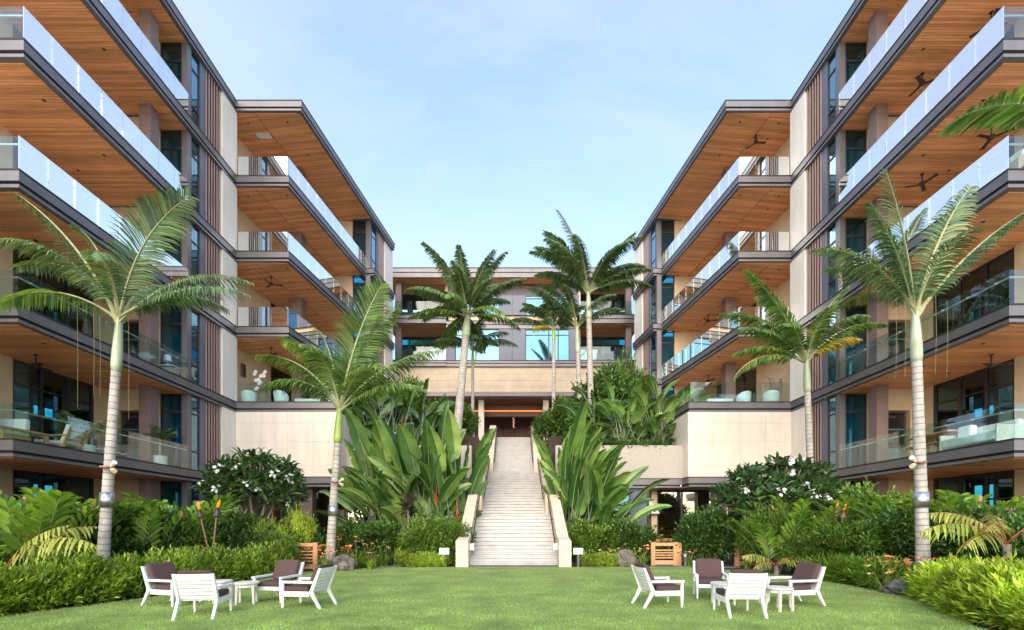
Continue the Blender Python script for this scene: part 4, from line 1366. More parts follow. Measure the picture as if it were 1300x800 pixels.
# ---- ginger: arching canes with two ranks of leaves
def cane_mesh(L, elev, bend, leaf, width, pairs, seed, mat, bloom=False):
    rs = np.random.RandomState(seed)
    K = 10
    th = R(elev)
    C = [np.zeros(3)]; A = [th]
    for i in range(K):
        th -= R(bend) / K * (0.3 + 1.4 * i / K)
        C.append(C[-1] + np.array([math.cos(th), 0, math.sin(th)]) * L / K); A.append(th)
    b = MB()
    b.path(C, [0.014 * (1 - 0.7 * i / K) for i in range(K + 1)], 4, 0)
    for kk in range(pairs):
        f = 0.28 + 0.72 * kk / (pairs - 1)
        q = min(K - 0.01, f * K); i = int(q); w = q - i
        p = C[i] * (1 - w) + C[i + 1] * w
        t = np.array([math.cos(A[i]), 0, math.sin(A[i])]); n = np.array([-math.sin(A[i]), 0, math.cos(A[i])])
        for sg in (-1, 1):
            d = np.array([0, sg, 0]) * 0.8 + t * (0.75 + 0.5 * f) + n * rs.uniform(0.0, 0.45)
            d /= np.linalg.norm(d)
            ll = leaf * (0.65 + 0.45 * math.sin(PI * f)) * rs.uniform(0.85, 1.15)
            ww = width * rs.uniform(0.85, 1.15)
            wv = np.cross(d, n); wv /= np.linalg.norm(wv)
            up = np.cross(wv, d) * (-1 if np.dot(np.cross(wv, d), n) < 0 else 1)
            g = np.array([0, 0, -1.0])
            m1 = p + d * ll * 0.35; m2 = p + d * ll * 0.72 + g * ll * 0.08; m3 = p + d * ll + g * ll * 0.24
            b.add([p, m1 - wv * ww / 2 + up * ww * 0.2, m1, m1 + wv * ww / 2 + up * ww * 0.2, m2 - wv * ww * 0.38 + up * ww * 0.15, m2, m2 + wv * ww * 0.38 + up * ww * 0.15, m3],
                  [(0, 2, 1), (0, 3, 2), (1, 2, 5, 4), (2, 3, 6, 5), (4, 5, 7), (5, 6, 7)], 1)
    mats = [M['petiole'], M[mat]]
    if bloom:
        e = C[-1]
        mats.append(M['petal_pink'])
        b.path([e, e + np.array([0.01, 0, 0.05]), e + np.array([0.02, 0, 0.13]), e + np.array([0.02, 0, 0.19])], [0.02, 0.045, 0.04, 0.01], 7, 2)
    return b.mesh('cane', mats, smooth=True)


CANES = {}


def ginger(px, v, label, n=16, h=2.0, spread=0.55, mat='ginger', leaf=0.56, width=0.125, bloom=True, group=None, name='ginger_plant', x=None, z=0.0):
    root = empty(name, (at(px, v) if x is None else x, v, z), 0, label, 'plant', group)
    for i in range(n):
        k = (mat, round(h, 1), i % 5, leaf)
        if k not in CANES:
            CANES[k] = cane_mesh(h * (0.8 + 0.1 * (i % 5)), 86 - 4 * (i % 5), 34 + 8 * (i % 5), leaf, width, 11, 100 + i, mat, bloom and i % 5 == 0)
        a = 2 * PI * i / n + rng.uniform(-0.4, 0.4)
        rr = spread * math.sqrt(rng.random())
        link('cane', CANES[k], root, (rr * math.cos(a), rr * math.sin(a), 0), (0, 0, a + rng.uniform(-0.5, 0.5)), rng.uniform(0.85, 1.12))
    return root


# ---- strap-leaved clumps (daylily) with flower stalks
STRAPS = {}


def daylily(px, v, label, n=60, h=0.55, flower='petal_peach', nf=6, mat='strappy', group=None, x=None, wide=0.022, fh=1.25, name='daylily_clump'):
    key = (n, h, flower, nf, mat, rng.randint(0, 1))
    if key not in STRAPS:
        q = random.Random(str(key))
        b = MB()
        for i in range(n):
            a = q.uniform(0, 2 * PI); r0 = q.uniform(0, 0.14)
            L = h * q.uniform(0.8, 1.5); th = R(q.uniform(62, 88)); bend = R(q.uniform(60, 135))
            p = Vector((r0 * math.cos(a), r0 * math.sin(a), 0.0))
            a += q.uniform(-0.5, 0.5)
            sd = Vector((-math.sin(a), math.cos(a), 0))
            K = 6; v_ = []
            for k in range(K + 1):
                w = wide * (1.0 - (k / K) ** 2.2) * 0.5 + 0.001
                v_ += [p - sd * w, p + sd * w]
                d = Vector((math.cos(a) * math.cos(th), math.sin(a) * math.cos(th), math.sin(th)))
                p = p + d * (L / K); th -= bend / K
            b.add(v_, [(2 * k, 2 * k + 1, 2 * k + 3, 2 * k + 2) for k in range(K)], 0)
        fm = b.mesh('leaves', M[mat])
        st = []
        for i in range(nf):
            c = MB()
            a = q.uniform(0, 2 * PI); rr = q.uniform(0.05, 0.38)
            e = Vector((rr * math.cos(a), rr * math.sin(a), h * fh * q.uniform(0.75, 1.1)))
            c.path([(0, 0, 0), (e.x * 0.4, e.y * 0.4, e.z * 0.6), e], [0.007, 0.006, 0.005], 4, 0)
            for k in range(q.randint(5, 7)):
                aa = q.uniform(0, 2 * PI); t = q.uniform(0.2, 0.9)
                d = Vector((math.cos(aa), math.sin(aa), t)).normalized()
                s_ = d.cross(Vector((0, 0, 1))).normalized() * 0.036
                L = q.uniform(0.09, 0.125)
                c.add([e, e + d * L * 0.55 - s_, e + d * L, e + d * L * 0.55 + s_], [(0, 2, 1), (0, 3, 2)], 1)
            st.append(c.mesh('flower', [M['strand'], M[flower]]))
        STRAPS[key] = (fm, st)
    fm, st = STRAPS[key]
    r = empty(name, (at(px, v) if x is None else x, v, 0.0), rng.uniform(0, 6.28), label, 'plant', group)
    link('leaves', fm, r, kind='stuff')
    for s_ in st:
        link('flower', s_, r)
    return r


# ---- plumeria: forked limbs, whorls of long leaves, clusters of white flowers
def plumeria(px, v, label, rx, ry, z0, z1, ntips, nflow, seed, trunk_h=1.0):
    q = random.Random(seed)
    x = at(px, v)
    root = empty('plumeria_tree', (x, v, 0), 0, label, 'tree', 'white-flowered trees at the foot of the buildings')
    def whorl(s):
        b = MB(); w = random.Random(s)
        for i in range(15):
            a = i * 2.4 + w.uniform(-0.2, 0.2); el = R(w.uniform(-12, 62)); L = w.uniform(0.26, 0.40); ww = w.uniform(0.075, 0.105)
            d = Vector((math.cos(a) * math.cos(el), math.sin(a) * math.cos(el), math.sin(el)))
            s_ = Vector((-math.sin(a), math.cos(a), 0)); n = s_.cross(d)
            if n.z < 0: n = -n
            p0 = d * 0.05; m1 = p0 + d * L * 0.4; m2 = p0 + d * L * 0.75 - n * 0.02; m3 = p0 + d * L - n * 0.07
            b.add([p0, m1 - s_ * ww / 2 + n * 0.018, m1, m1 + s_ * ww / 2 + n * 0.018, m2 - s_ * ww * 0.45 + n * 0.012, m2, m2 + s_ * ww * 0.45 + n * 0.012, m3],
                  [(0, 2, 1), (0, 3, 2), (1, 2, 5, 4), (2, 3, 6, 5), (4, 5, 7), (5, 6, 7)], 0)
        return b.mesh('leaf_whorl', M['plumeria'])
    def cluster(s):
        b = MB(); w = random.Random(s)
        for i in range(8):
            c = Vector((w.uniform(-0.09, 0.09), w.uniform(-0.09, 0.09), w.uniform(0.0, 0.12)))
            ax = (c + Vector((0, 0, 0.05)) + Vector((w.uniform(-.1, .1), w.uniform(-.1, .1), 0))).normalized()
            u = ax.cross(Vector((1, 0, 0.2))).normalized(); t = ax.cross(u)
            for k in range(5):
                a = 2 * PI * k / 5
                d = (u * math.cos(a) + t * math.sin(a)) * 0.9 + ax * 0.3
                sd = (u * -math.sin(a) + t * math.cos(a)) * 0.022
                b.add([c, c + d * 0.028 - sd, c + d * 0.055, c + d * 0.028 + sd], [(0, 2, 1), (0, 3, 2)], 0)
        return b.mesh('flower_cluster', M['petal_white'])
    ws = [whorl(seed * 10 + i) for i in range(4)]
    fs = [cluster(seed * 10 + i) for i in range(3)]
    tips = []
    for i in range(ntips):
        f = (i + 0.5) / ntips
        el = math.asin(min(1, 1 - 1.25 * f)) if f < 0.8 else q.uniform(-0.35, 0.3)
        a = i * 2.39996
        k = q.uniform(0.86, 1.04) if i % 4 else q.uniform(0.5, 0.8)
        tips.append(Vector((rx * k * math.cos(el) * math.cos(a), ry * k * math.cos(el) * math.sin(a), (z0 + z1) / 2 + (z1 - z0) / 2 * k * math.sin(el))))
    b = MB()
    hub = Vector((0, 0, trunk_h))
    b.path([(0, 0, 0), (0.04, 0.02, trunk_h * 0.5), hub], [0.13, 0.11, 0.10], 8)
    forks = []
    for i in range(8):
        a = 2 * PI * i / 8 + q.uniform(-.3, .3)
        f = Vector((rx * 0.45 * math.cos(a), ry * 0.45 * math.sin(a), z0 + (z1 - z0) * q.uniform(0.30, 0.55)))
        forks.append(f)
        b.path([hub, (hub + f) / 2 + Vector((0, 0, 0.1)), f], [0.09, 0.07, 0.05], 6)
    b.build('trunk', M['branch'], root, smooth=True, world=False)
    for i, t in enumerate(tips):
        f = min(forks, key=lambda g: (g - t).length)
        MB().path([f, (f + t) / 2 + Vector((0, 0, 0.06)), t], [0.04, 0.032, 0.028], 5).build('branch', M['branch'], root, world=False)
        link('leaf_whorl', ws[i % 4], root, t, (q.uniform(-.5, .5), q.uniform(-.5, .5), q.uniform(0, 6.28)), q.uniform(1.15, 1.6))
    for i in range(nflow):
        t = sorted(tips, key=lambda p_: p_.y)[:ntips // 2][(i * 7 + 3) % (ntips // 2)]
        link('flower_cluster', fs[i % 3], root, t + Vector((q.uniform(-.05, .05), -0.24, 0.16)), (0.7, 0, q.uniform(-1, 1)), q.uniform(1.2, 1.8), kind='stuff')
    return root


# ---- tree fern: big arching bipinnate fronds, golden with rusty midribs
def fern_frond_mesh(L, elev, droop, seed, mat='fernfrond'):
    rs = np.random.RandomState(seed)
    K = 16
    s = np.linspace(0, 1, K)
    th = R(elev) - R(droop) * s ** 1.3
    ds = L / (K - 1)
    C = np.stack([np.concatenate([[0], np.cumsum(np.cos(th[:-1]) * ds)]), np.zeros(K), np.concatenate([[0], np.cumsum(np.sin(th[:-1]) * ds)])], 1)
    b = MB()
    b.path(C, [0.02 * (1 - f * 0.85) for f in s], 5, 0)
    NP = 15
    for kk in range(NP):
        f = 0.28 + 0.70 * kk / (NP - 1)
        q = f * (K - 1); i = min(K - 2, int(q)); w = q - i
        p = C[i] * (1 - w) + C[i + 1] * w
        t = unit(C[i + 1] - C[i])
        pl = L * 0.30 * math.sin(PI * (0.20 + 0.78 * (f - 0.28) / 0.7)) ** 0.8
        for sg in (-1, 1):
            d = np.array([0, sg, 0]) + t * rs.uniform(0.35, 0.75)
            d /= np.linalg.norm(d)
            g = np.array([0, 0, -1.0])
            m = 9
            sag = rs.uniform(0.6, 1.05)
            rows = []
            for j in range(m + 1):
                fj = j / m
                c = p + d * pl * fj * (1 - 0.22 * fj) + g * pl * sag * fj ** 1.5
                hw = L * 0.021 * (1 - fj ** 2.2) * (1.0 if j % 2 else 0.62) + 0.002
                if j == 0: hw = 0.004
                rows.append((c - t * hw - g * hw * 0.2, c + g * hw * -0.12, c + t * hw - g * hw * 0.2))
            pts = [v_ for r_ in rows for v_ in r_]
            fc = []
            for j in range(m):
                a = 3 * j
                fc += [(a, a + 1, a + 4, a + 3), (a + 1, a + 2, a + 5, a + 4)]
            b.add(pts, fc, 1)
            mid = [rows[j][1] + np.array([0, 0, 0.004]) for j in (0, 3, 6)]
            b.path(mid, [0.006, 0.004, 0.002], 3, 0)
    return b.mesh('fern_frond', [M['fernred'], M[mat]])


def tree_fern(x, y, z, label, fronds, h=0.8, seed=1, name='tree_fern'):
    root = empty(name, (x, y, 0), 0, label, 'plant', None)
    MB().path([(0, 0, 0), (0.03, 0, h * 0.5), (0, 0, h)], [0.09, 0.075, 0.07], 8).build('trunk', M['branch'], root, world=False)
    for i, (az, el, L, dr) in enumerate(fronds):
        link('fern_frond', fern_frond_mesh(L, el, dr, seed * 20 + i), root, (0, 0, h), (0, 0, R(az)))
    return root


def rosette(px, v, z, label, mat, n, L, wid, stem, name='cordyline_plant', x=None):
    root = empty(name, (at(px, v) if x is None else x, v, 0), 0, label, 'plant', None)
    MB().path([(0, 0, 0), (0.02, 0.01, z * 0.6), (0, 0, z)], [0.05, 0.045, 0.04], 7).build('stem', M[stem], root, world=False)
    for i in range(n):
        me = paddle((mat, L, 'r', i % 5), L, wid, 0.10, 82 - 17 * (i % 5), 50, mat, 2, 0.0, 0.008)
        link('leaf', me, root, (0, 0, z - 0.18 * (i % 5) / 4 + 0.02 * rng.random()), (0, 0, i * 2.4), rng.uniform(0.8, 1.1))
    return root


def boulder(px, v, sx, sy, sz, label, seed, x=None):
    import mathutils.noise as mn
    q = random.Random(seed)
    v_, f_ = [], []
    nu, nv = 20, 12
    o = Vector((q.uniform(0, 50), q.uniform(0, 50), q.uniform(0, 50)))
    for j in range(nv + 1):
        t = PI * j / nv
        for i in range(nu):
            a = 2 * PI * i / nu
            d = Vector((math.sin(t) * math.cos(a), math.sin(t) * math.sin(a), math.cos(t)))
            k = 1 + 0.30 * mn.noise(d * 1.7 + o) + 0.14 * mn.noise(d * 4.3 + o) + 0.06 * mn.noise(d * 9 + o)
            v_.append((d.x * sx * k, d.y * sy * k, max(-0.05, d.z * sz * k + sz * 0.55)))
    for j in range(nv):
        for i in range(nu):
            f_.append((j * nu + i, (j + 1) * nu + i, (j + 1) * nu + (i + 1) % nu, j * nu + (i + 1) % nu))
    ob = link('boulder', MB().add(v_, f_).mesh('boulder', M['rock']), None, (at(px, v) if x is None else x, v, 0.0))
    return tag(ob, label, 'rock', 'lava rocks along the lawn edge')


# ------------------------------------------------------------------ palms
def pz(y, v): return EYE + (HY - y) * v / F


def palm_px(v, b, t, bz, label, **kw):
    return palm((at(b, v), v, bz), (at(t[0], v), v + 0.1, pz(t[1], v)), label=label, **kw)


palm_px(12.2, 128, (143, 470), 0, 'palm with long drooping fronds before the left balconies, metal band low on its ringed trunk',
        shaft=1.45, r0=0.135, seed=1, leaf=0.62, width=0.042, size=0.92, rat_guard=(2.08, 2.46, 0.155),
        strands=((-0.25, -0.3, 0.0, 2.0), (0.38, -0.2, 0.3, 2.9), (0.25, -0.35, 0.2, 1.6), (-0.9, -0.2, 0.3, 2.6), (-0.45, -0.25, 0.2, 2.2)),
        fronds=[(184, 66, 4.5, 34, dict(hang=0.9)), (174, 56, 3.9, 74, dict(hang=0.8)), (-172, 36, 3.3, 82, dict(mat='palm_light')), (5, 81, 4.1, 46, dict(roll=62, leaf=0.85, hang=0.35)),
                (4, 47, 4.0, 70, dict(hang=0.9)), (-6, 27, 4.0, 52, dict(hang=1.0)), (-62, 52, 3.1, 108, {}), (95, 66, 3.2, 60, {}), (140, 62, 3.4, 60, {}),
                (158, 74, 3.7, 44, dict(roll=-30)), (48, 55, 3.2, 80, {}), (-120, 60, 3.0, 100, {})])
palm_px(18.0, 418, (427, 562), 0, 'leaning palm with bright green crownshaft and upright feathery fronds, left of the tall paddle leaves',
        shaft=1.35, r0=0.165, seed=2, leaf=0.85, width=0.05, mat='palm_light', shaft_mat='crownshaft_green', rat_guard=(1.98, 2.36, 0.18),
        fronds=[(12, 80, 5.2, 18, dict(roll=70, leaf=1.1, hang=0.25)), (30, 74, 5.0, 26, dict(roll=40, leaf=1.0, hang=0.3)), (182, 62, 3.9, 70, {}), (165, 70, 4.0, 55, dict(roll=-40)), (2, 50, 4.5, 46, {}),
                (-14, 36, 3.8, 66, {}), (-100, 72, 3.4, 104, {}), (-40, 55, 3.4, 90, {}), (80, 60, 3.6, 70, {}), (130, 74, 4.4, 40, dict(roll=-30)), (-150, 50, 3.0, 100, {})])
palm_px(12.3, 1173, (1168, 458), 0, 'palm with stiff dark fronds before the right balconies, metal band low on its smooth trunk',
        shaft=1.35, r0=0.15, seed=3, leaf=0.58, width=0.042, size=0.94, rat_guard=(2.08, 2.48, 0.17),
        strands=((-0.5, -0.3, 0.2, 1.9), (0.35, -0.2, 0.4, 2.0), (0.55, -0.3, 0.2, 1.9), (-0.65, -0.2, 0.3, 2.0)),
        fronds=[(182, 84, 4.1, 14, dict(roll=66, leaf=0.75, hang=0.3)), (0, 77, 3.9, 24, dict(roll=-55, leaf=0.7, hang=0.4)), (-4, 54, 4.2, 26, dict(hang=0.7, mat='palm')), (178, 60, 3.4, 66, dict(hang=0.6)),
                (150, 66, 2.9, 60, {}), (60, 70, 3.0, 60, {}), (-90, 74, 2.6, 96, {}), (100, 60, 3.0, 80, {}), (200, 72, 3.3, 40, dict(roll=30))])
palm_px(20.0, 1033, (1027, 497), 0, 'slimmer palm with yellow-green fronds between the right wing and right near block',
        shaft=1.45, r0=0.16, seed=4, leaf=0.74, mat='palm_light',
        strands=((-0.2, -0.3, 0.3, 1.2), (0.3, -0.2, 0.3, 1.0)),
        fronds=[(180, 68, 4.6, 28, dict(hang=0.5)), (176, 55, 4.2, 62, {}), (-168, 44, 3.6, 62, {}), (182, 32, 3.3, 66, {}), (12, 72, 4.0, 36, dict(roll=30)), (2, 50, 4.0, 62, {}),
                (-10, 46, 2.2, 60, dict(mat='palm_yellow', label='yellowed frond')), (-95, 66, 3.0, 95, {}), (90, 66, 3.2, 70, {}), (140, 76, 3.8, 40, dict(roll=-50)), (40, 70, 3.4, 60, dict(roll=40)), (-140, 55, 2.9, 90, {}), (186, 18, 3.6, 80, {}), (-60, 60, 2.8, 90, {})])


def ring(n, el, L, dr, seed, jit=12, a0=0.0, **o):
    q = random.Random(seed)
    return [(a0 + i * 360.0 / n + q.uniform(-jit, jit), el + q.uniform(-9, 9), L * q.uniform(0.88, 1.1), dr + q.uniform(-12, 12), dict(o)) for i in range(n)]


palm_px(31.0, 577, (591, 428), 5.8, 'tallest palm left of the stairs with thick leaning trunk and full dark crown',
        shaft=1.55, r0=0.30, seed=5, leaf=0.8, width=0.07, fronds=ring(8, 70, 4.6, 52, 1, hang=0.6, width=0.075) + ring(9, 44, 4.4, 70, 2, a0=25, hang=0.8, width=0.075) + ring(6, 16, 3.8, 66, 3, a0=10, hang=0.8, mat='palm_light', width=0.075))
palm_px(34.0, 600, (600, 462), 7.5, 'small thin palm just behind the tallest palm left of the stairs',
        shaft=1.2, r0=0.13, seed=6, leaf=0.7, width=0.06, shaft_mat='crownshaft_green', fronds=ring(6, 58, 3.0, 80, 4, hang=0.7) + ring(5, 30, 3.2, 62, 5, a0=0, hang=0.9))
palm_px(32.0, 752, (748, 405), 5.8, 'tall palm right of the stairs with straight ringed trunk and high arching crown',
        shaft=1.95, r0=0.23, seed=7, leaf=0.85, width=0.07,
        strands=((0.8, -0.3, -0.2, 1.5),), fronds=[(178, 82, 5.9, 30, dict(roll=40)), (170, 74, 5.4, 44, dict(roll=-30)), (5, 64, 5.3, 28, {}), (182, 60, 4.9, 62, {}), (0, 42, 4.6, 52, {}), (-4, 30, 4.4, 64, {})] + ring(11, 54, 4.4, 70, 6, a0=30, hang=0.7, width=0.075))
palm_px(33.0, 738, (734, 448), 6.6, 'slender palm close beside the straight tall palm, crown hanging to the left',
        shaft=2.0, r0=0.19, seed=8, leaf=0.8, width=0.065, fronds=[(178, 60, 4.6, 50, {}), (170, 45, 4.4, 60, {}), (185, 72, 4.0, 60, {})] + ring(6, 54, 3.4, 76, 7, hang=0.7))
palm_px(34.0, 703, (703, 432), 7.5, 'low small palm with thin trunk standing before the lobby stone band',
        shaft=0.9, r0=0.15, seed=9, leaf=0.72, width=0.062, shaft_mat='crownshaft_green', fronds=[(180, 36, 3.4, 60, {}), (176, 66, 3.0, 60, {}), (2, 55, 3.0, 50, {}), (-5, 34, 2.6, 60, {})] + ring(5, 62, 2.8, 70, 8, a0=40, hang=0.7) + [(200, 20, 1.6, 60, dict(mat='palm_yellow'))])
palm((12.35, 10.5, 0), (12.3, 10.5, 9.3), 1.3, 0.15, [(178, 24, 2.9, 62, dict(mat='palm_light', width=0.075, leaf=0.75, hang=0.25, vee=0.1)), (60, 50, 2.6, 70, {}), (-20, 50, 3.0, 60, {}), (20, 35, 3.0, 70, {}), (90, 60, 2.2, 60, {})],
     'palm beyond the right edge of the view, one light green frond reaching in', mat='palm', seed=10)

# ------------------------------------------------------------------ planting on the left
HL = [(-10.35, 5.0), (-10.1, 8.2), (-9.55, 9.6), (-9.1, 10.9), (-8.8, 12.6), (-8.5, 14.6), (-7.95, 16.1)]
hedge_strip('hedge', HL, 1.5, 0.66, 'long low bright green leafy hedge along the left lawn edge', M['fern'], 54000, 0.15, 0.045, 3, blossoms=(14, 0.05, M['petal_yellow']))
HB = [(-13.2, 9.6), (-12.7, 11.6), (-12.1, 13.4), (-11.2, 15.0), (-10.3, 16.8), (-9.6, 18.2), (-8.9, 19.0), (-7.9, 19.6)]
hedge_strip('hedge', HB, 2.2, 1.3, 'tall dark glossy hedge behind the low bright hedge on the left', M['shrub'], 46000, 0.16, 0.078, 5, up=0.3, blossoms=(14, 0.06, M['petal_yellow']))
G = 'shrubs in the planting beds'
shrub('dark', 92, 13.4, 'dark glossy shrub left of the banded palm trunk', 1.05, 1.02, group=G)
shrub('dark', 176, 14.4, 'dark glossy shrub right of the banded palm trunk', 1.1, 1.02, group=G)
shrub('mid', 226, 15.4, 'mid green shrub behind the two leaning torches', 1.1, 1.05, group=G)
shrub('dark', 300, 19.0, 'dark shrub beneath the left plumeria', 1.2, 1.0, group=G)
shrub('dark', 372, 19.8, 'dark shrub under the right side of the left plumeria', 1.15, 0.9, group=G)
shrub('bright', 381, 18.8, 'yellow-green upright shrub before the dark shop opening on the left', 0.55, 1.75, group=G)
shrub('bright', 348, 18.4, 'small yellow-green mound in front of the left plumeria', 0.8, 1.35, group=G)
shrub('fine', 344, 16.9, 'feathery grey-green bush left of the half hidden wooden gate', 0.95, 0.72, group=G)
for px, v, h, n, lab in ((8, 11.6, 2.5, 18, 'ginger plant at the far left edge by the near balcony'), (45, 12.0, 2.6, 20, 'ginger plant before the dark ground floor glazing on the left'), (88, 13.2, 2.75, 20, 'tall light green ginger plant just left of the banded palm trunk'),
                         (186, 14.4, 2.5, 18, 'ginger plant right of the banded palm trunk'), (222, 15.2, 2.7, 18, 'arching light green ginger plant before the blue ground floor window on the left')):
    ginger(px, v, lab, n, h, 0.6, group='ginger plants in the left bed')
tree_fern(at(2, 10.4), 10.4, 0, 'golden tree fern with rust coloured midribs arching over the left hedge', [(-6, 48, 2.5, 78), (40, 62, 2.0, 70), (-70, 40, 1.4, 70), (160, 40, 1.5, 70), (15, 66, 1.7, 60)], 0.55, 1)
plumeria(324, 20.6, 'rounded plumeria tree with white flower clusters before the left cream podium', 1.95, 1.5, 1.1, 4.55, 150, 13, 3, 0.9)
for i, (px, v, fl, lab) in enumerate((
        (388, 17.6, 'petal_peach', 'peach-flowered daylily clump right of the half hidden wooden gate'), (402, 18.2, 'petal_orange', 'orange-flowered daylily clump left of the leaning palm foot'),
        (416, 17.3, 'petal_peach', 'peach-flowered daylily clump at the foot of the leaning palm'), (438, 18.5, 'petal_orange', 'orange-flowered daylily clump right of the leaning palm foot'), (424, 19.4, 'petal_orange', 'tall orange-flowered daylily clump behind the leaning palm'))):
    daylily(px, v, lab, 70, 0.66 if i != 4 else 0.95, fl, 9, group='flowering daylilies near the leaning palm')
for px, v, h, lab in ((452, 17.9, 0.85, 'big light green strap-leaved clump beside the left boulder'), (466, 18.5, 0.75, 'strap-leaved clump right of the light green clump'), (412, 16.9, 0.5, 'low strap-leaved clump left of the left boulder'), (470, 17.7, 0.5, 'low strap-leaved clump at the lawn left of the dark paving'), (488, 19.2, 0.6, 'strap-leaved clump behind the dark paving on the left')):
    daylily(px, v, lab, 80, h, 'petal_peach', 3, group='strap-leaved clumps at the left lawn corner', wide=0.03)
shrub('dark', 478, 20.6, 'dark low shrub before the left shop front', 1.0, 0.82, group=G)
shrub('dark', 450, 21.4, 'dark shrub behind the strap-leaved clump by the shop front', 0.9, 0.85, group=G)
shrub('mid', 540, 20.0, 'leafy shrub under the red cordyline left of the stairs', 0.95, 0.98, group=G)
shrub('mid', 572, 19.9, 'leafy shrub against the left stair wall behind the sign', 0.85, 0.95, group=G)
hedge_strip('ground_cover', [(-4.6, 18.85), (-3.6, 18.95), (-2.6, 18.85)], 0.7, 0.42, 'low yellow-green ground cover left of the stair foot', M['fern'], 6000, 0.10, 0.03, 8, blossoms=(10, 0.05, M['petal_peach']), cat='plant')
hedge_strip('ground_cover', [(2.6, 18.8), (3.6, 18.85), (4.7, 18.95)], 0.7, 0.42, 'low yellow-green ground cover right of the stair foot', M['fern'], 6000, 0.10, 0.03, 9, blossoms=(16, 0.05, M['petal_yellow']), cat='plant')
rosette(518, 21.0, 2.35, 'dark red cordyline on a stem beneath the left paddle leaves', 'cordyline', 34, 0.75, 0.13, 'branch')
rosette(551, 21.6, 1.7, 'smaller dark red cordyline near the left stair wall', 'cordyline', 18, 0.5, 0.10, 'branch')

# giant paddle-leaved clumps either side of the stairs
BOP = [(2.7, 2.5, 0.76, 83, 44, 3), (3.7, 2.6, 0.80, 85, 36, 4), (4.6, 2.5, 0.74, 84, 36, 2), (2.1, 2.4, 0.74, 73, 58, 3), (3.2, 2.5, 0.72, 76, 58, 3), (1.3, 1.9, 0.62, 68, 70, 3)]
BOQ = [(2.3, 2.3, 0.72, 82, 44, 3), (3.1, 2.4, 0.74, 84, 38, 3), (3.7, 2.3, 0.70, 83, 40, 2), (1.9, 2.2, 0.68, 72, 62, 3), (2.7, 2.3, 0.66, 75, 60, 3), (1.2, 1.8, 0.58, 66, 72, 3)]
LOWP = [(2.2, 2.0, 0.62, 68, 60, 3), (2.6, 2.1, 0.64, 74, 62, 3), (1.6, 1.8, 0.58, 60, 70, 2), (3.0, 2.0, 0.6, 78, 45, 2)]
paddle_clump((at(575, 23.2), 23.2), 'giant bird of paradise clump with tall paddle leaves against the left stair wall', BOP, 46, 0.75, shy=1, group='giant bird of paradise clumps',
             extra=((-0.3, 0.1, 178, 3.9, 2.4, 0.6, 84, 20), (-1.0, -.3, 182, 2.6, 2.2, 0.6, 70, 66), (-0.4, -.4, -100, 3.0, 2.2, 0.6, 84, 40)))
paddle_clump((at(535, 22.9), 22.9), 'giant bird of paradise clump with the highest leaf, one step left of the stair-wall clump', BOP, 42, 0.8, group='giant bird of paradise clumps',
             extra=((0.6, 0.2, 20, 5.4, 2.3, 0.62, 88, 12), (-0.3, 0.1, 180, 3.4, 2.4, 0.6, 66, 50), (-0.3, 0, 176, 2.9, 2.4, 0.6, 60, 60)))
paddle_clump((at(500, 23.2), 23.2), 'shorter dark bird of paradise clump leaning towards the left podium', LOWP, 34, 0.85, mat='paddle_dark', group='giant bird of paradise clumps',
             extra=((-0.3, 0, 178, 2.9, 2.0, 0.55, 62, 62), (-0.4, 0, 184, 2.3, 2.0, 0.5, 52, 60)))
paddle_clump((at(729, 23.2), 23.2), 'giant bird of paradise clump with tall paddle leaves against the right stair wall', BOQ, 44, 0.75, shy=-1, group='giant bird of paradise clumps',
             extra=((-0.2, 0, 100, 3.9, 2.2, 0.6, 86, 14), (0.3, -.2, 0, 3.2, 2.4, 0.6, 66, 40), (0.4, 0.2, 4, 2.6, 2.2, 0.6, 58, 62)))
paddle_clump((at(752, 22.6), 22.6), 'bird of paradise clump spreading right before the stone planter wall', LOWP, 16, 0.5, group='giant bird of paradise clumps',
             extra=((0.2, 0, 2, 3.1, 2.2, 0.55, 64, 56), (0.2, 0, -8, 2.4, 2.0, 0.5, 56, 64)))
paddle_clump((at(490, 25.0), 25.0), 'bird of paradise clump farthest left, its leaves before the cream podium corner', BOP, 26, 0.7, group='giant bird of paradise clumps')
paddle_clump((at(512, 24.8), 24.8), 'tall bird of paradise clump behind the dark leaning one on the left', BOP, 32, 0.8, group='giant bird of paradise clumps')
paddle_clump((at(718, 24.2), 24.2), 'fullest bird of paradise clump on the right, between stair wall and planter wall', BOP, 26, 0.6, shy=-1, group='giant bird of paradise clumps')
lean = lambda a: ((0.25, -1.6, a, 3.2, 2.2, 0.7, 83, 34), (0.3, -0.6, a + 12, 3.9, 2.3, 0.72, 84, 30), (0.25, 0.3, a - 14, 4.4, 2.3, 0.7, 84, 34), (0.3, 1.0, a + 5, 5.0, 2.2, 0.7, 85, 30), (0.3, 1.8, a - 8, 5.2, 2.2, 0.7, 85, 36), (0.2, -1.2, a + 30, 2.4, 2.0, 0.62, 80, 44), (0.2, 0.0, a - 40, 3.4, 2.2, 0.7, 84, 40), (0.1, 1.4, a - 70, 4.2, 2.2, 0.7, 85, 40))
paddle_clump((-3.0, 25.6), 'bird of paradise clump tucked close against the left stair wall higher up', BOP, 34, 0.7, shy=1, group='giant bird of paradise clumps', extra=lean(0))
paddle_clump((3.05, 25.6), 'bird of paradise clump tucked close against the right stair wall higher up', BOQ, 34, 0.7, shy=-1, group='giant bird of paradise clumps', extra=[(-q[0], q[1], 180 - q[2], q[3] * 0.92, q[4], q[5], q[6], q[7]) for q in lean(0)])
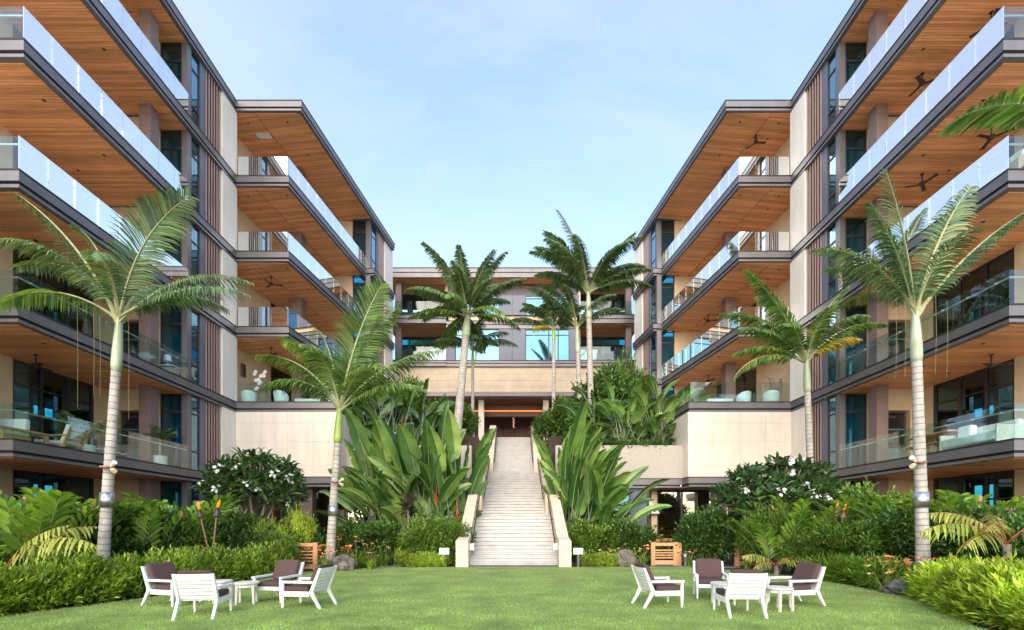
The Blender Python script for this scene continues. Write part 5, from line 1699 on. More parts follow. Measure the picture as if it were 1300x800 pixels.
for px, v, z, lab in ((556, 21.6, 2.9, 'red heliconia bloom hanging left of the stair wall'), (582, 21.9, 2.25, 'lower red heliconia bloom close to the left stair wall'), (514, 24.5, 6.6, 'high red heliconia bloom among the left paddle leaves'),):
    b = MB()
    for k in range(5):
        s_ = 1 if k % 2 else -1
        b.add([(0, 0, -k * 0.09), (s_ * 0.045, -0.02, -k * 0.09 - 0.03), (s_ * 0.085, -0.02, -k * 0.09 + 0.07), (s_ * 0.02, 0.02, -k * 0.09 - 0.07)], [(0, 1, 2), (1, 3, 2), (0, 3, 1)], 0)
    b.path([(0, 0, 0.5), (0, 0, 0.1), (0, 0, -0.42)], [0.012, 0.02, 0.012], 5, 0)
    tag(link('heliconia_bloom', b.mesh('heliconia_bloom', M['bract_red']), None, (at(px, v), v - 0.5, z)), lab, 'flower', 'heliconia blooms')

# terrace planting beside and behind the stairs
TER = [(1.2, 1.3, 0.50, 72, 95, 3), (1.9, 1.4, 0.52, 77, 100, 3), (2.7, 1.4, 0.52, 81, 95, 3), (0.8, 1.1, 0.46, 58, 110, 3), (3.4, 1.4, 0.50, 83, 85, 2)]
for px, v, n, zz, lab in ((760, 30.0, 54, 5.85, 'broad-leaved ginger clump on the right terrace nearest the stairs'), (800, 29.0, 66, 5.85, 'big broad-leaved ginger clump on the right terrace over the planter wall'), (838, 29.0, 66, 5.85, 'broad-leaved ginger clump on the right terrace close to the cream podium'), (815, 31.5, 56, 5.85, 'tallest broad-leaved ginger clump at the back of the right terrace')):
    paddle_clump((at(px, v), v), lab, TER, n, 0.9, name='terrace_ginger', mat='paddle' if n != 54 else 'paddle_dark', group='terrace ginger clumps', z=zz)
for px, v, n, zz, lab in ((455, 29.3, 60, 5.85, 'dark broad-leaved ginger clump on the left terrace beside the cream podium'), (490, 29.8, 62, 5.85, 'dark broad-leaved ginger clump in the middle of the left terrace'), (532, 31.0, 54, 5.85, 'dark broad-leaved ginger clump on the left terrace near the leaning tall palm')):
    paddle_clump((at(px, v), v), lab, TER, n, 0.9, name='terrace_ginger', mat='paddle_dark', group='terrace ginger clumps', z=zz)
for px, v, zz, sx, sz, k, lab in ((470, 33.6, 7.5, 2.1, 2.5, 'mid', 'tall leafy bush high on the left terrace'), (518, 34.2, 7.5, 1.6, 2.1, 'mid', 'leafy bush behind the left ginger clumps'), (770, 33.8, 7.5, 2.0, 2.3, 'dark', 'dark leafy bush high on the right terrace'), (795, 34.5, 7.5, 1.6, 2.9, 'mid', 'tall leafy bush at the back of the right terrace'),
                                  (694, 34.5, 7.5, 0.9, 1.0, 'dark', 'dark bush right of the stair top'), (720, 33.8, 7.5, 1.4, 1.5, 'mid', 'leafy bush at the foot of the slender palm'), (560, 33.6, 7.5, 1.4, 1.3, 'dark', 'dark bush at the foot of the leaning tall palm'), (585, 33.4, 7.5, 1.1, 1.2, 'mid', 'leafy bush between the left terrace and the stair top'), (745, 31.0, 5.85, 1.3, 1.6, 'dark', 'dark bush below the straight tall palm')):
    shrub(k, px, v, lab, sx, sz, z=zz, group='bushes on the terraces')
hedge_strip('creeper', [(4.3, 27.5), (6.2, 27.5), (8.6, 27.5)], 0.8, 0.42, 'dark creeper spilling over the right planter wall', M['shrub'], 5000, 0.13, 0.06, 12, cat='plant')
bpy.context.view_layer.update()
for o in list(COL.objects):
    if o.name == 'creeper': o.location.z = 5.82
for px, lab in ((632, 'clipped dark lobby planter left of the doorway'), (672, 'clipped dark lobby planter right of the doorway')):
    x = at(px, 46)
    h = hedge_strip('hedge', [(x - 1.25, 46.0), (x + 1.25, 46.0)], 0.9, 1.05, lab, M['shrub'], 3500, 0.14, 0.06, px)
    h.location.z = 8.4

# ------------------------------------------------------------------ planting on the right
shrub('mid', 742, 21.4, 'leafy shrub against the right stair wall behind the sign', 1.0, 0.95, group=G)
shrub('mid', 772, 21.2, 'leafy shrub before the sky-reflecting shop window', 1.05, 0.92, group=G)
shrub('dark', 803, 21.0, 'leafy dark shrub before the grey shop panel', 1.0, 0.88, group=G)
shrub('dark', 826, 21.2, 'dark shrub behind the open wooden gate', 0.6, 0.6, group=G)
shrub('dark', 886, 19.7, 'dark glossy shrub between the two wooden gates', 0.85, 1.0, group=G)
shrub('dark', 912, 19.9, 'dark glossy shrub left of the second wooden gate', 0.95, 1.12, group=G)
plumeria(990, 19.2, 'broad plumeria tree with white flower clusters before the right cream podium', 2.45, 1.6, 0.75, 4.0, 170, 14, 4, 0.6)
shrub('fine', 975, 17.8, 'fine-leaved round bush in front of the right plumeria', 1.05, 1.3, group=G)
shrub('fine', 1085, 14.9, 'big fine-leaved round bush below the pair of short torches', 1.3, 1.02, group=G)
shrub('fine', 1030, 15.8, 'fine-leaved bush left of the big round bush', 1.0, 0.8, group=G)
shrub('dark', 1145, 14.3, 'dark glossy shrub just left of the smooth palm trunk', 1.05, 0.98, group=G)
shrub('dark', 1212, 13.7, 'dark glossy shrub just right of the smooth palm trunk', 1.15, 0.98, group=G)
shrub('dark', 1262, 12.2, 'dark glossy shrub behind the right tree fern', 1.1, 0.98, group=G)
shrub('mid', 1100, 17.5, 'leafy light shrub behind the pair of short torches', 1.25, 1.5, group=G)
shrub('mid', 1140, 17.0, 'leafy shrub below the right near balcony', 1.15, 1.3, group=G)
shrub('dark', 1298, 10.4, 'dark glossy shrub at the right edge of the view', 0.9, 0.8, group=G)
for px, v, h, n, lab in ((985, 17.0, 2.1, 16, 'ginger plant with pink blooms in front of the right plumeria'), (1018, 17.3, 2.8, 20, 'tall ginger plant with broad light leaves left of the short torches'), (1050, 17.8, 2.8, 18, 'ginger plant close behind the short torches'), (1118, 16.4, 2.75, 18, 'ginger plant under the right near balcony'),
                         (1192, 14.4, 2.7, 20, 'ginger plant just right of the smooth palm trunk'), (1234, 13.8, 2.7, 20, 'bright ginger plant before the dark ground floor glazing on the right'), (1286, 12.8, 2.4, 18, 'ginger plant at the far right edge by the near balcony')):
    ginger(px, v, lab, n, h, 0.6, group='ginger plants in the right bed')
tree_fern(at(1278, 9.9), 9.9, 0, 'golden tree fern with rust coloured midribs above the bright right hedge', [(172, 40, 1.75, 80), (200, 28, 1.5, 75), (150, 55, 1.5, 70), (10, 40, 1.6, 70), (-80, 45, 1.3, 90), (60, 55, 1.4, 70), (-150, 50, 1.3, 90)], 1.25, 2)
tree_fern(at(985, 15.6), 15.6, 0, 'small golden tree fern before the fine-leaved bush left of the ginger', [(178, 45, 1.2, 75), (205, 25, 1.1, 70), (0, 45, 1.1, 70), (-90, 50, 0.9, 90), (-30, 30, 1.1, 70)], 0.32, 3, 'tree_fern')
HR = [(9.75, 10.5), (9.5, 9.8), (9.05, 8.9), (8.45, 7.6), (8.25, 5.8)]
hedge_strip('hedge', HR, 1.7, 0.62, 'bright yellow-green leafy hedge along the right lawn edge', M['fern_yellow'], 40000, 0.155, 0.045, 21, blossoms=(12, 0.05, M['petal_peach']))
hedge_strip('hedge', [(9.55, 14.8), (9.7, 13.5), (9.75, 12.5)], 1.0, 0.28, 'low strap-leaved edging in front of the big round bush', M['strappy'], 9000, 0.22, 0.034, 22)
for i, (px, v, fl, h, lab) in enumerate((
        (1062, 14.3, 'petal_yellow', .5, 'yellow-flowered daylily clump at the lawn right of the tilted chair'), (1110, 13.0, 'petal_peach', .55, 'peach-flowered daylily clump beside the path light'), (1128, 12.6, 'petal_peach', .6, 'peach-flowered daylily clump behind the right boulder'),
        (1190, 11.7, 'petal_peach', .62, 'peach-flowered daylily clump at the smooth palm foot'), (1196, 10.7, 'petal_peach', .6, 'broad-leaved daylily clump right of the right boulder'), (1120, 11.9, 'petal_yellow', .45, 'low daylily clump left of the right boulder'),
        (1158, 12.2, 'petal_peach', .6, 'peach-flowered daylily clump left of the smooth palm foot'), (1088, 13.2, 'petal_yellow', .45, 'low daylily clump below the big round bush'))):
    daylily(px, v, lab, 60, h, fl, 6, group='flowering daylilies along the right lawn edge', wide=0.032)
for i, (px, v, fl, h, lab) in enumerate((
        (768, 19.2, 'petal_yellow', .45, 'low daylily clump right of the right sign'), (815, 18.9, 'petal_peach', .6, 'peach-flowered daylily clump right of the grey boulder'), (833, 20.0, 'petal_peach', .9, 'tall peach daylily clump behind the open gate'), (778, 19.7, 'petal_yellow', .5, 'daylily clump behind the grey boulder'),
        (875, 18.9, 'petal_yellow', .5, 'yellow-flowered daylily clump right of the open gate'), (893, 19.0, 'petal_peach', .6, 'peach-flowered daylily clump between the gates'), (948, 18.0, 'petal_yellow', .45, 'yellow-flowered daylily clump in front of the second gate'), (985, 17.0, 'petal_yellow', .5, 'yellow-flowered daylily clump between two small lava rocks'), (1012, 16.2, 'petal_yellow', .5, 'yellow-flowered daylily clump below the small tree fern'))):
    daylily(px, v, lab, 60, h, fl, 7, group='flowering daylilies right of the stairs')

boulder(436, 17.3, 0.40, 0.35, 0.36, 'brown lava boulder at the lawn by the leaning palm', 1)
boulder(795, 18.75, 0.46, 0.40, 0.42, 'grey lava boulder between the sign and the open gate', 2)
boulder(1151, 11.35, 0.52, 0.40, 0.24, 'long mossy lava boulder at the right lawn edge', 3)
boulder(972, 17.6, 0.32, 0.3, 0.26, 'small lava rock right of the second gate', 4)
boulder(1002, 16.9, 0.30, 0.3, 0.22, 'small lava rock under the small tree fern', 5)
for i, (x0, y0, n) in enumerate(((at(487, 18.7), 18.7, 3), (at(850, 18.7), 18.7, 3), (at(928, 18.6), 18.6, 2), (at(366, 17.1), 17.1, 2))):
    for k in range(n):
        MB().box(x0 - 0.55 + k * 0.42, x0 - 0.55 + k * 0.42 + 0.41, y0 - 0.25, y0 + 0.4, -0.02, 0.035).build('stone_slab', M['paving'], pv, world=True)


# ------------------------------------------------------------------ lawn chairs and tables
def chair_proto():
    r = empty('lawn_chair', (0, 0, 0), 0)
    wp, cu = M['white_paint'], M['cushion']
    kw = dict(world=False)
    W2 = 0.335
    for sx in (-1, 1):
        x0, x1 = sx * (W2 - 0.045), sx * W2
        xa, xb = min(x0, x1), max(x0, x1)
        t = 0.012
        MB().hexa([(xa + t / 2, -0.40, 0), (xb - t / 2, -0.40, 0), (xb - t / 2, -0.355, 0), (xa + t / 2, -0.355, 0)],
                  [(xa, -0.415, 0.34), (xb, -0.415, 0.34), (xb, -0.335, 0.34), (xa, -0.335, 0.34)]).build('leg', wp, r, bevel=0.006, **kw)
        # rear leg: a raked board that runs on upwards as the back's upright
        b = MB()
        prof = [(0.545, 0.0), (0.60, 0.0), (0.475, 0.19), (0.40, 0.33), (0.30, 0.33), (0.36, 0.24)]
        k = len(prof)
        b.add([(xa, y, z) for y, z in prof] + [(xb, y, z) for y, z in prof], [tuple(range(k))[::-1], tuple(range(k, 2 * k))] + [(i, (i + 1) % k, k + (i + 1) % k, k + i) for i in range(k)])
        b.build('leg', wp, r, **kw)
        MB().hexa([(xa, 0.305, 0.331), (xb, 0.305, 0.331), (xb, 0.40, 0.331), (xa, 0.40, 0.331)],
                  [(xa, 0.545, 0.80), (xb, 0.545, 0.80), (xb, 0.60, 0.80), (xa, 0.60, 0.80)]).build('back_post', wp, r, bevel=0.005, **kw)
        a = MB().box(xa - (0.03 if sx < 0 else 0.0), xb + (0.03 if sx > 0 else 0.0), -0.42, 0.40, 0.50, 0.545)
        a.box(xa, xb, -0.41, -0.345, 0.34, 0.4995)
        a.build('arm', wp, r, bevel=0.006, **kw)
        MB().box(xa + 0.004, xb - 0.004, -0.334, 0.30, 0.235, 0.336).build('seat_rail', wp, r, bevel=0.004, **kw)
    MB().box(-W2 + 0.046, W2 - 0.046, -0.405, -0.365, 0.255, 0.335).build('seat_rail', wp, r, bevel=0.004, **kw)
    MB().box(-W2 + 0.046, W2 - 0.046, -0.36, 0.31, 0.30, 0.325).build('seat_panel', wp, r, **kw)
    # back: curved slats between the posts, and a wider top rail
    for i in range(6):
        z0, z1 = 0.335 + i * 0.068, 0.335 + i * 0.068 + 0.060
        if i == 5: z1 = 0.795
        y0, y1 = 0.335 + (z0 - 0.33) * 0.51, 0.335 + (z1 - 0.33) * 0.51
        b = MB()
        n = 6
        v = []
        for k in range(n + 1):
            x = -W2 + 0.047 + k * (2 * W2 - 0.094) / n
            c = 0.028 * (1 - (2 * k / n - 1) ** 2)
            v += [(x, y0 + c, z0), (x, y0 + c + 0.018, z0), (x, y1 + c + 0.018, z1), (x, y1 + c, z1)]
        f = [(0, 1, 2, 3), (4 * n + 3, 4 * n + 2, 4 * n + 1, 4 * n)]
        for k in range(n):
            for j in range(4):
                f.append((4 * k + j, 4 * k + 4 + j, 4 * k + 4 + (j + 1) % 4, 4 * k + (j + 1) % 4))
        b.add(v, f)
        b.build('slat' if i < 5 else 'top_rail', wp, r, **kw)
    MB().box(-0.285, 0.285, -0.40, 0.24, 0.328, 0.435).build('seat_cushion', cu, r, bevel=0.035, **kw)
    b = MB().hexa([(-0.28, 0.20, 0.436), (0.28, 0.20, 0.436), (0.28, 0.345, 0.436), (-0.28, 0.345, 0.436)],
                  [(-0.28, 0.43, 0.855), (0.28, 0.43, 0.855), (0.28, 0.56, 0.855), (-0.28, 0.56, 0.855)])
    b.build('back_cushion', cu, r, bevel=0.04, **kw)
    return r


CH = chair_proto()
chairs = [  # photo column, depth, direction the sitter looks (deg; 0 = +X right, 90 = away), label
    (222, 9.9, -15, 'white wooden lawn chair at the far left, brown cushions, looking right'),
    (261, 8.72, 100, 'white wooden lawn chair seen from behind in the left group, slatted back'),
    (352, 10.4, -100, 'white wooden lawn chair facing the viewer in the left group, brown back cushion'),
    (389, 9.65, 172, 'white wooden lawn chair at the right of the left group, slats turned to the viewer'),
    (838, 9.75, 8, 'white wooden lawn chair at the left of the right group, looking right'),
    (902, 10.75, -105, 'white wooden lawn chair facing the viewer in the right group, brown back cushion'),
    (936, 8.85, 87, 'white wooden lawn chair seen from behind in the right group, slatted back'),
    (1006, 9.85, 191, 'white wooden lawn chair at the far right of the right group, brown cushions, looking left')]
for i, (px, v, a, lab) in enumerate(chairs):
    c = CH if i == 0 else copy_tree(CH)
    c.location = (at(px, v), v, 0.026)
    c.rotation_euler = (0, 0, R(a + 90))
    c.scale = (0.98, 0.82, 0.98)
    tag(c, lab, 'chair', 'white lawn chairs')


def table_proto():
    r = empty('side_table', (0, 0, 0), 0)
    MB().lathe([(0.0, 0.405), (0.235, 0.405), (0.245, 0.415), (0.245, 0.438), (0.235, 0.445), (0.0, 0.445)], 28).build('table_top', M['weathered'], r, world=False)
    MB().lathe([(0.195, 0.345), (0.205, 0.345), (0.205, 0.404), (0.195, 0.404)], 24).build('apron', M['white_paint'], r, world=False)
    for k in range(4):
        a = PI / 4 + k * PI / 2
        c, s = math.cos(a), math.sin(a)
        b = MB().hexa([(0.225 * c - 0.018, 0.225 * s - 0.018, 0), (0.225 * c + 0.018, 0.225 * s - 0.018, 0), (0.225 * c + 0.018, 0.225 * s + 0.018, 0), (0.225 * c - 0.018, 0.225 * s + 0.018, 0)],
                      [(0.205 * c - 0.026, 0.205 * s - 0.026, 0.404), (0.205 * c + 0.026, 0.205 * s - 0.026, 0.404), (0.205 * c + 0.026, 0.205 * s + 0.026, 0.404), (0.205 * c - 0.026, 0.205 * s + 0.026, 0.404)])
        b.build('leg', M['weathered'], r, world=False)
    return r


TB = table_proto()
for i, (px, v, rz, lab) in enumerate(((313, 9.95, 0.3, 'small round white table between the chairs of the left group'), (279, 10.2, 0.8, 'small round white table half hidden behind the left group chair seen from behind'),
                                      (989, 9.15, 0.35, 'small round white table in front of the far right chair'), (918, 9.85, 0.0, 'small round table hidden behind the right group chair seen from behind'))):
    c = TB if i == 0 else copy_tree(TB)
    c.location = (at(px, v), v, 0.026)
    c.rotation_euler = (0, 0, rz)
    tag(c, lab, 'table', 'small round lawn tables')

# ------------------------------------------------------------------ signs, lights, torches, gates
for px, lab in ((564, 'small white plaque on a grey post left of the stairs'), (734, 'small white plaque on a grey post right of the stairs')):
    v = 18.75
    r = empty('garden_sign', (at(px, v), v, 0), 0, lab, 'sign', 'small plaques beside the stairs')
    MB().box(-0.045, 0.045, -0.03, 0.03, 0, 0.56).build('post', M['sign_post'], r, world=False)
    b = MB().hexa([(-0.19, -0.075, 0.50), (0.19, -0.075, 0.50), (0.19, -0.05, 0.49), (-0.19, -0.05, 0.49)], [(-0.19, -0.01, 0.74), (0.19, -0.01, 0.74), (0.19, 0.015, 0.735), (-0.19, 0.015, 0.735)])
    b.build('plate', M['sign_white'], r, world=False, bevel=0.004)
    t = MB()
    for k, w in enumerate((0.26, 0.20, 0.24)):                    # rows too small to read in the photograph: faint engraved lines
        z = 0.665 - k * 0.05; y = -0.075 + (z - 0.50) * 0.271 - 0.004
        t.add([(-w / 2, y, z), (w / 2, y, z), (w / 2, y + 0.003, z + 0.012), (-w / 2, y + 0.003, z + 0.012)], [(0, 1, 2, 3)])
    t.build('engraving', pbr('engraving', (0.52, 0.55, 0.55), 0.7) if 'engr' not in M else M['engr'], r, world=False, kind='stuff')
for px, v, lab in ((1108, 12.75, 'steel path light among daylilies at the right lawn edge'), (761, 19.3, 'path light right of the right sign'), (536, 19.3, 'path light in ground cover left of the left sign'), (870, 18.7, 'path light beside the open gate')):
    r = empty('path_light', (at(px, v), v, 0), 0, lab, 'lamp', 'path lights at the lawn edge')
    MB().lathe([(0.05, 0), (0.05, 0.34), (0.075, 0.345), (0.085, 0.40), (0.085, 0.52), (0.06, 0.55), (0.0, 0.56)], 14).build('post', M['sign_post'], r, smooth=False, world=False)
    MB().lathe([(0.088, 0.41), (0.088, 0.50)], 14).build('lens', M['steel'], r, world=False)
# torches
for v, foot, head, zf, lab in ((14.3, (262, 700), (255, 657), 0, 'left of the two crossing torches with a lit flame above the left hedge'), (14.0, (267, 705), (275, 655), 0, 'right of the two crossing torches with a lit flame above the left hedge'),
                               (15.9, (1064, 690), (1062, 655), 0, 'left of the pair of short torches with a flame among the right shrubs'), (15.7, (1068, 690), (1070, 657), 0, 'right of the pair of short torches with a flame among the right shrubs')):
    bz = 0.0
    h = Vector((at(head[0], v), v, pz(head[1], v)))
    f = Vector((at(foot[0], v), v + 0.1, pz(foot[1], v)))
    d = (h - f).normalized()
    base = f - d * (f.z / d.z)
    r = empty('torch', base, 0, lab, 'torch', 'garden torches')
    L = (h - base).length
    MB().path([(0, 0, 0), d * L], [0.022, 0.022], 7).build('pole', M['copper'], r, world=False)
    hd = MB()
    hd.path([d * (L - 0.02), d * (L + 0.02), d * (L + 0.10), d * (L + 0.17), d * (L + 0.24)], [0.085, 0.10, 0.07, 0.045, 0.05], 10)
    hd.build('burner', M['bronze'] if head[0] < 500 else M['copper'], r, world=False)
    fl = MB().path([d * (L + 0.24), d * (L + 0.30) + Vector((0.01, 0, 0)), d * (L + 0.35) + Vector((0.02, 0, 0)), d * (L + 0.43) + Vector((0.045, 0, 0)), d * (L + 0.50) + Vector((0.05, 0, 0))], [0.025, 0.042, 0.036, 0.018, 0.003], 9)
    fl.build('flame', M['flame'], r, smooth=True, world=False)


def gate(px, v, w, h, lab, rz=0.0, hid=False):
    r = empty('garden_gate', (at(px, v), v, 0.0), rz, lab, 'gate', 'low cedar gates to the patios')
    g = M['gate_wood']
    for x in (-w / 2, w / 2 - 0.16):
        MB().box(x, x + 0.16, -0.05, 0.05, 0, h + 0.02).build('post', g, r, world=False, bevel=0.006)
    MB().box(-w / 2 + 0.161, w / 2 - 0.161, -0.035, 0.035, h - 0.12, h).build('rail', g, r, world=False)
    MB().box(-w / 2 + 0.161, w / 2 - 0.161, -0.035, 0.035, 0.05, 0.22).build('rail', g, r, world=False)
    for k in range(4):
        z = 0.30 + k * (h - 0.42 - 0.18) / 3.2
        MB().box(-w / 2 + 0.161, w / 2 - 0.161, -0.02, 0.02, z, z + 0.045).build('slat', g, r, world=False)
    return r


gate(843, 19.35, 1.05, 0.92, 'open slatted cedar gate beside the patio right of the stairs')
MB_ = empty('garden_gate', (at(862, 19.35), 19.35, 0), 0, 'loose cedar gate post standing right of the open gate', 'gate post')
MB().box(-0.09, 0.09, -0.06, 0.06, 0, 0.94).build('post', M['gate_wood'], MB_, world=False, bevel=0.006)
gate(949, 18.9, 1.0, 0.94, 'slatted cedar gate half covered by the fine-leaved bush')
gate(384, 17.5, 1.1, 0.98, 'reddish slatted cedar gate half hidden behind the feathery bush on the left')
# patio furniture seen over the gates
for px, v, rz, lab in ((852, 23.0, 0.2, 'dark wooden patio chair left behind the open gate'), (868, 23.2, -0.3, 'dark wooden patio chair right behind the open gate')):
    r = empty('patio_chair', (at(px, v), v, 0.03), rz, lab, 'chair', 'patio chairs behind the gates')
    for sx in (-1, 1):
        for sy in (-1, 1):
            MB().box(sx * 0.25 - 0.025, sx * 0.25 + 0.025, sy * 0.24 - 0.025, sy * 0.24 + 0.025, 0, 0.96 if sy > 0 else 0.66).build('leg', M['teak'], r, world=False)
    MB().box(-0.27, 0.27, -0.26, 0.26, 0.42, 0.47).build('seat', M['cushion'], r, world=False)
    MB().box(-0.22, 0.22, 0.225, 0.255, 0.80, 0.955).build('backrest', M['teak'], r, world=False)
    MB().box(-0.27, 0.27, -0.27, 0.21, 0.661, 0.69).build('arm', M['teak'], r, world=False)
r = empty('sideboard', (at(842, 30.6), 30.6, 0.03), 0, 'orange wood sideboard inside the right shop front', 'sideboard')
MB().box(-0.6, 0.6, -0.25, 0.25, 0.12, 1.25).build('body', M['gate_wood'], r, world=False)
MB().box(-0.55, 0.55, -0.2, 0.2, 0, 0.119).build('plinth', M['black'], r, world=False)
r = empty('armchair', (at(860, 29.6), 29.6, 0.03), 0, 'teal armchair inside the right shop front', 'armchair')
MB().box(-0.4, 0.4, -0.4, 0.4, 0.1, 0.42).build('seat', M['blue_fabric'], r, world=False, bevel=0.05)
MB().box(-0.4, 0.4, 0.28, 0.45, 0.425, 0.95).build('backrest', M['blue_fabric'], r, world=False, bevel=0.05)
for sx in (-1, 1):
    px, v = (826.5, 27.8) if sx > 0 else (479, 27.8)
    r = empty('wall_lantern', (at(px, v), v, pz(652, v)), 0, ('pale tapered lantern on the post left of the right shop front' if sx > 0 else 'pale tapered lantern on the post right of the left shop front'), 'lantern', 'wall lanterns on the shop fronts')
    b = MB().hexa([(-0.22, -0.30, 0), (0.42, -0.30, 0), (0.42, 0.08, 0), (-0.22, 0.08, 0)], [(-0.20, -0.03, 0.85), (-0.08, -0.03, 0.85), (-0.08, 0.08, 0.85), (-0.20, 0.08, 0.85)])
    b.build('shade', M['white_fabric'], r, world=False)
    MB().box(-0.2, 0.36, -0.24, 0.06, -0.03, -0.001).build('rim', M['steel'], r, world=False)

# ------------------------------------------------------------------ balcony things
def fan_proto():
    r = empty('ceiling_fan', (0, 0, 0))
    MB().lathe([(0.07, -0.03), (0.07, 0), (0.02, 0.0)], 10).path([(0, 0, -0.03), (0, 0, -0.34)], [0.025, 0.025], 8).build('rod', M['bronze'], r, world=False)
    MB().lathe([(0.03, -0.30), (0.11, -0.34), (0.12, -0.42), (0.06, -0.47), (0.0, -0.475)], 12).build('motor', M['bronze'], r, world=False)
    b = MB().hexa([(0.10, -0.055, -0.418), (0.58, -0.075, -0.405), (0.58, 0.075, -0.428), (0.10, 0.055, -0.432)], [(0.10, -0.055, -0.408), (0.58, -0.075, -0.395), (0.58, 0.075, -0.418), (0.10, 0.055, -0.422)])
    me = b.mesh('blade', M['bronze'])
    for k in range(3):
        link('blade', me, r, (0, 0, 0), (0, 0, k * 2 * PI / 3))
    return r


FP = fan_proto()
first = True
ORD = ['ground', 'second', 'third', 'fourth', 'fifth', 'top']
for side, word in ((-1, 'left'), (1, 'right')):
    for lv in range(0, 6):
        for u, v, w2, nm in ((16.9, 17.25, 'nearer', 'near block'), (16.4, 19.6, 'farther', 'near block'), (13.9, 27.75, 'nearer', 'wing'), (13.2, 32.8, 'farther', 'wing')):
            if nm == 'wing' and lv < 2: continue
            if nm == 'near block' and lv not in ((1, 2) if side < 0 else (1, 3, 4)): continue
            if nm == 'near block' and lv == 1 and w2 == 'farther': continue
            if nm == 'wing' and (lv not in ((2, 3) if side < 0 else (2, 3, 5))) : continue
            if nm == 'wing' and w2 == 'farther' and (side < 0 or lv == 5): continue
            c = FP if first else copy_tree(FP)
            first = False
            c.location = (side * (u + 0.00814 * v * (nm != 'wing')), v, FZ[lv + 1] - ST - 0.024)
            c.rotation_euler = (0, 0, 0.5 + lv * 0.9 + u)
            tag(c, f'bronze ceiling fan, {w2} one under the soffit of the {word} {nm}, {ORD[lv]} storey', 'ceiling fan', 'bronze ceiling fans')


def tub_chair(x, y, z, rz, lab):
    r = empty('tub_chair', (x, y, z), rz + PI, lab, 'chair', 'white tub chairs on the wing balconies', scale=0.85)
    b = MB()
    v_, f_ = [], []
    n, m_ = 20, 6
    for j in range(m_ + 1):
        t = j / m_
        for i in range(n + 1):
            a = R(-35) + (PI + R(70)) * i / n
            top = 0.42 + 0.48 * math.sin(max(0.0, min(PI, (a + R(35)) / (PI + R(70)) * PI))) ** 0.7
            rr = 0.37 + 0.08 * t ** 0.6
            v_.append((rr * math.cos(a) * 1.08, rr * math.sin(a), 0.16 + (top - 0.16) * t))
    for j in range(m_):
        for i in range(n):
            f_.append((j * (n + 1) + i, j * (n + 1) + i + 1, (j + 1) * (n + 1) + i + 1, (j + 1) * (n + 1) + i))
    b.add(v_, f_)
    o = b.build('shell', M['white_gloss'], r, smooth=True, world=False)
    s = o.modifiers.new('thickness', 'SOLIDIFY'); s.thickness = 0.045
    MB().lathe([(0.20, 0.0), (0.22, 0.02), (0.34, 0.17), (0.40, 0.34), (0.40, 0.42), (0.0, 0.43)], 18).build('seat', M['white_gloss'], r, smooth=False, world=False)
    return r


zD = FZ[2] + 0.01
tub_chair(at(316, 27.0), 27.0, zD, 0.3, 'white tub chair at the left end of the left wing balcony')
tub_chair(at(357, 27.0), 27.0, zD, -0.2, 'white tub chair in the middle of the left wing balcony')
tub_chair(at(944, 27.2), 27.2, zD, 0.3, 'white tub chair in the middle of the right wing balcony')
tub_chair(at(979, 27.0), 27.0, zD, -0.4, 'white tub chair at the right end of the right wing balcony')


def box_thing(name, lab, cat, parts, loc, rz=0.0, group=None):
    """parts: (part name, material, boxes, bevel)."""
    r = empty(name, loc, rz, lab, cat, group)
    for pn, mt, bx, bv in parts:
        b = MB()
        for q in bx: b.box(*q)
        b.build(pn, M[mt], r, world=False, bevel=bv)
    return r


for side, word, px in ((-1, 'left', 393), (1, 'right', 912)):
    box_thing('bench', f'pale glass-topped bench on the {word} wing balcony', 'bench', [('seat', 'pot', [(-0.75, 0.75, -0.3, 0.3, 0.30, 0.62)], 0.02), ('plinth', 'black', [(-0.7, 0.7, -0.25, 0.25, 0, 0.299)], 0)], (at(px, 28.2), 28.2, zD), group='benches on the wing balconies')
# wall ornaments and vents on the wing's flank wall
r = empty('wall_ornament', (-14.85, 28.2, pz(485, 28.2)), 0, 'white metal flower ornament on the left wing wall', 'wall art')
for k in range(12):
    a = random.Random(k)
    x, z = a.uniform(-0.3, 0.45), a.uniform(-0.55, 0.6)
    MB().lathe([(0.0, -0.02), (0.05, 0), (0.11, 0.03)], 7, (0, 0)).build('petal', M['white_gloss'], r, world=False)
    o = list(r.children)[-1]; o.location = (x, -0.06 - 0.02 * (k % 3), z); o.rotation_euler = (1.45, 0.1 * k, 0)
r = empty('wall_ornament', (at(984, 27.6), 27.6, pz(497, 27.6)), 0, 'dark brown carved bird-like ornament on the right wing wall', 'wall art')
b = MB()
prof = [(0, -0.35), (0.28, -0.28), (0.42, 0.05), (0.44, 0.35), (0.38, 0.72), (0.26, 0.74), (0.24, 0.40), (0.12, 0.28), (-0.02, 0.38), (-0.06, 0.62), (-0.12, 0.82), (-0.28, 0.90), (-0.42, 0.78), (-0.30, 0.70), (-0.26, 0.45), (-0.26, 0.05), (-0.16, -0.25)]
k = len(prof)
b.add([(x, -0.05, z) for x, z in prof] + [(x, 0.05, z) for x, z in prof], [tuple(range(k)), tuple(range(k, 2 * k))[::-1]] + [(i, k + i, k + (i + 1) % k, (i + 1) % k) for i in range(k)])
b.build('carving', M['column'], r, world=False, bevel=0.02)
MB().box(-0.05, 0.15, 0.05, 0.4, 0.0, 0.1).build('bracket', M['black'], r, world=False)
p = W(-4.62, 1.6)
box_thing('vent', 'brown louvred vent on the left wing wall under the fan', 'vent', [('frame', 'column', [(-0.03, 0.03, -0.25, 0.25, 0, 0.75)], 0), ('slat', 'frame', [(0.031, 0.05, -0.2, 0.2, 0.08 + 0.11 * q, 0.14 + 0.11 * q) for q in range(6)], 0)], (-p[0] + 0.04, p[1], pz(480, 28.5)), 0.13)
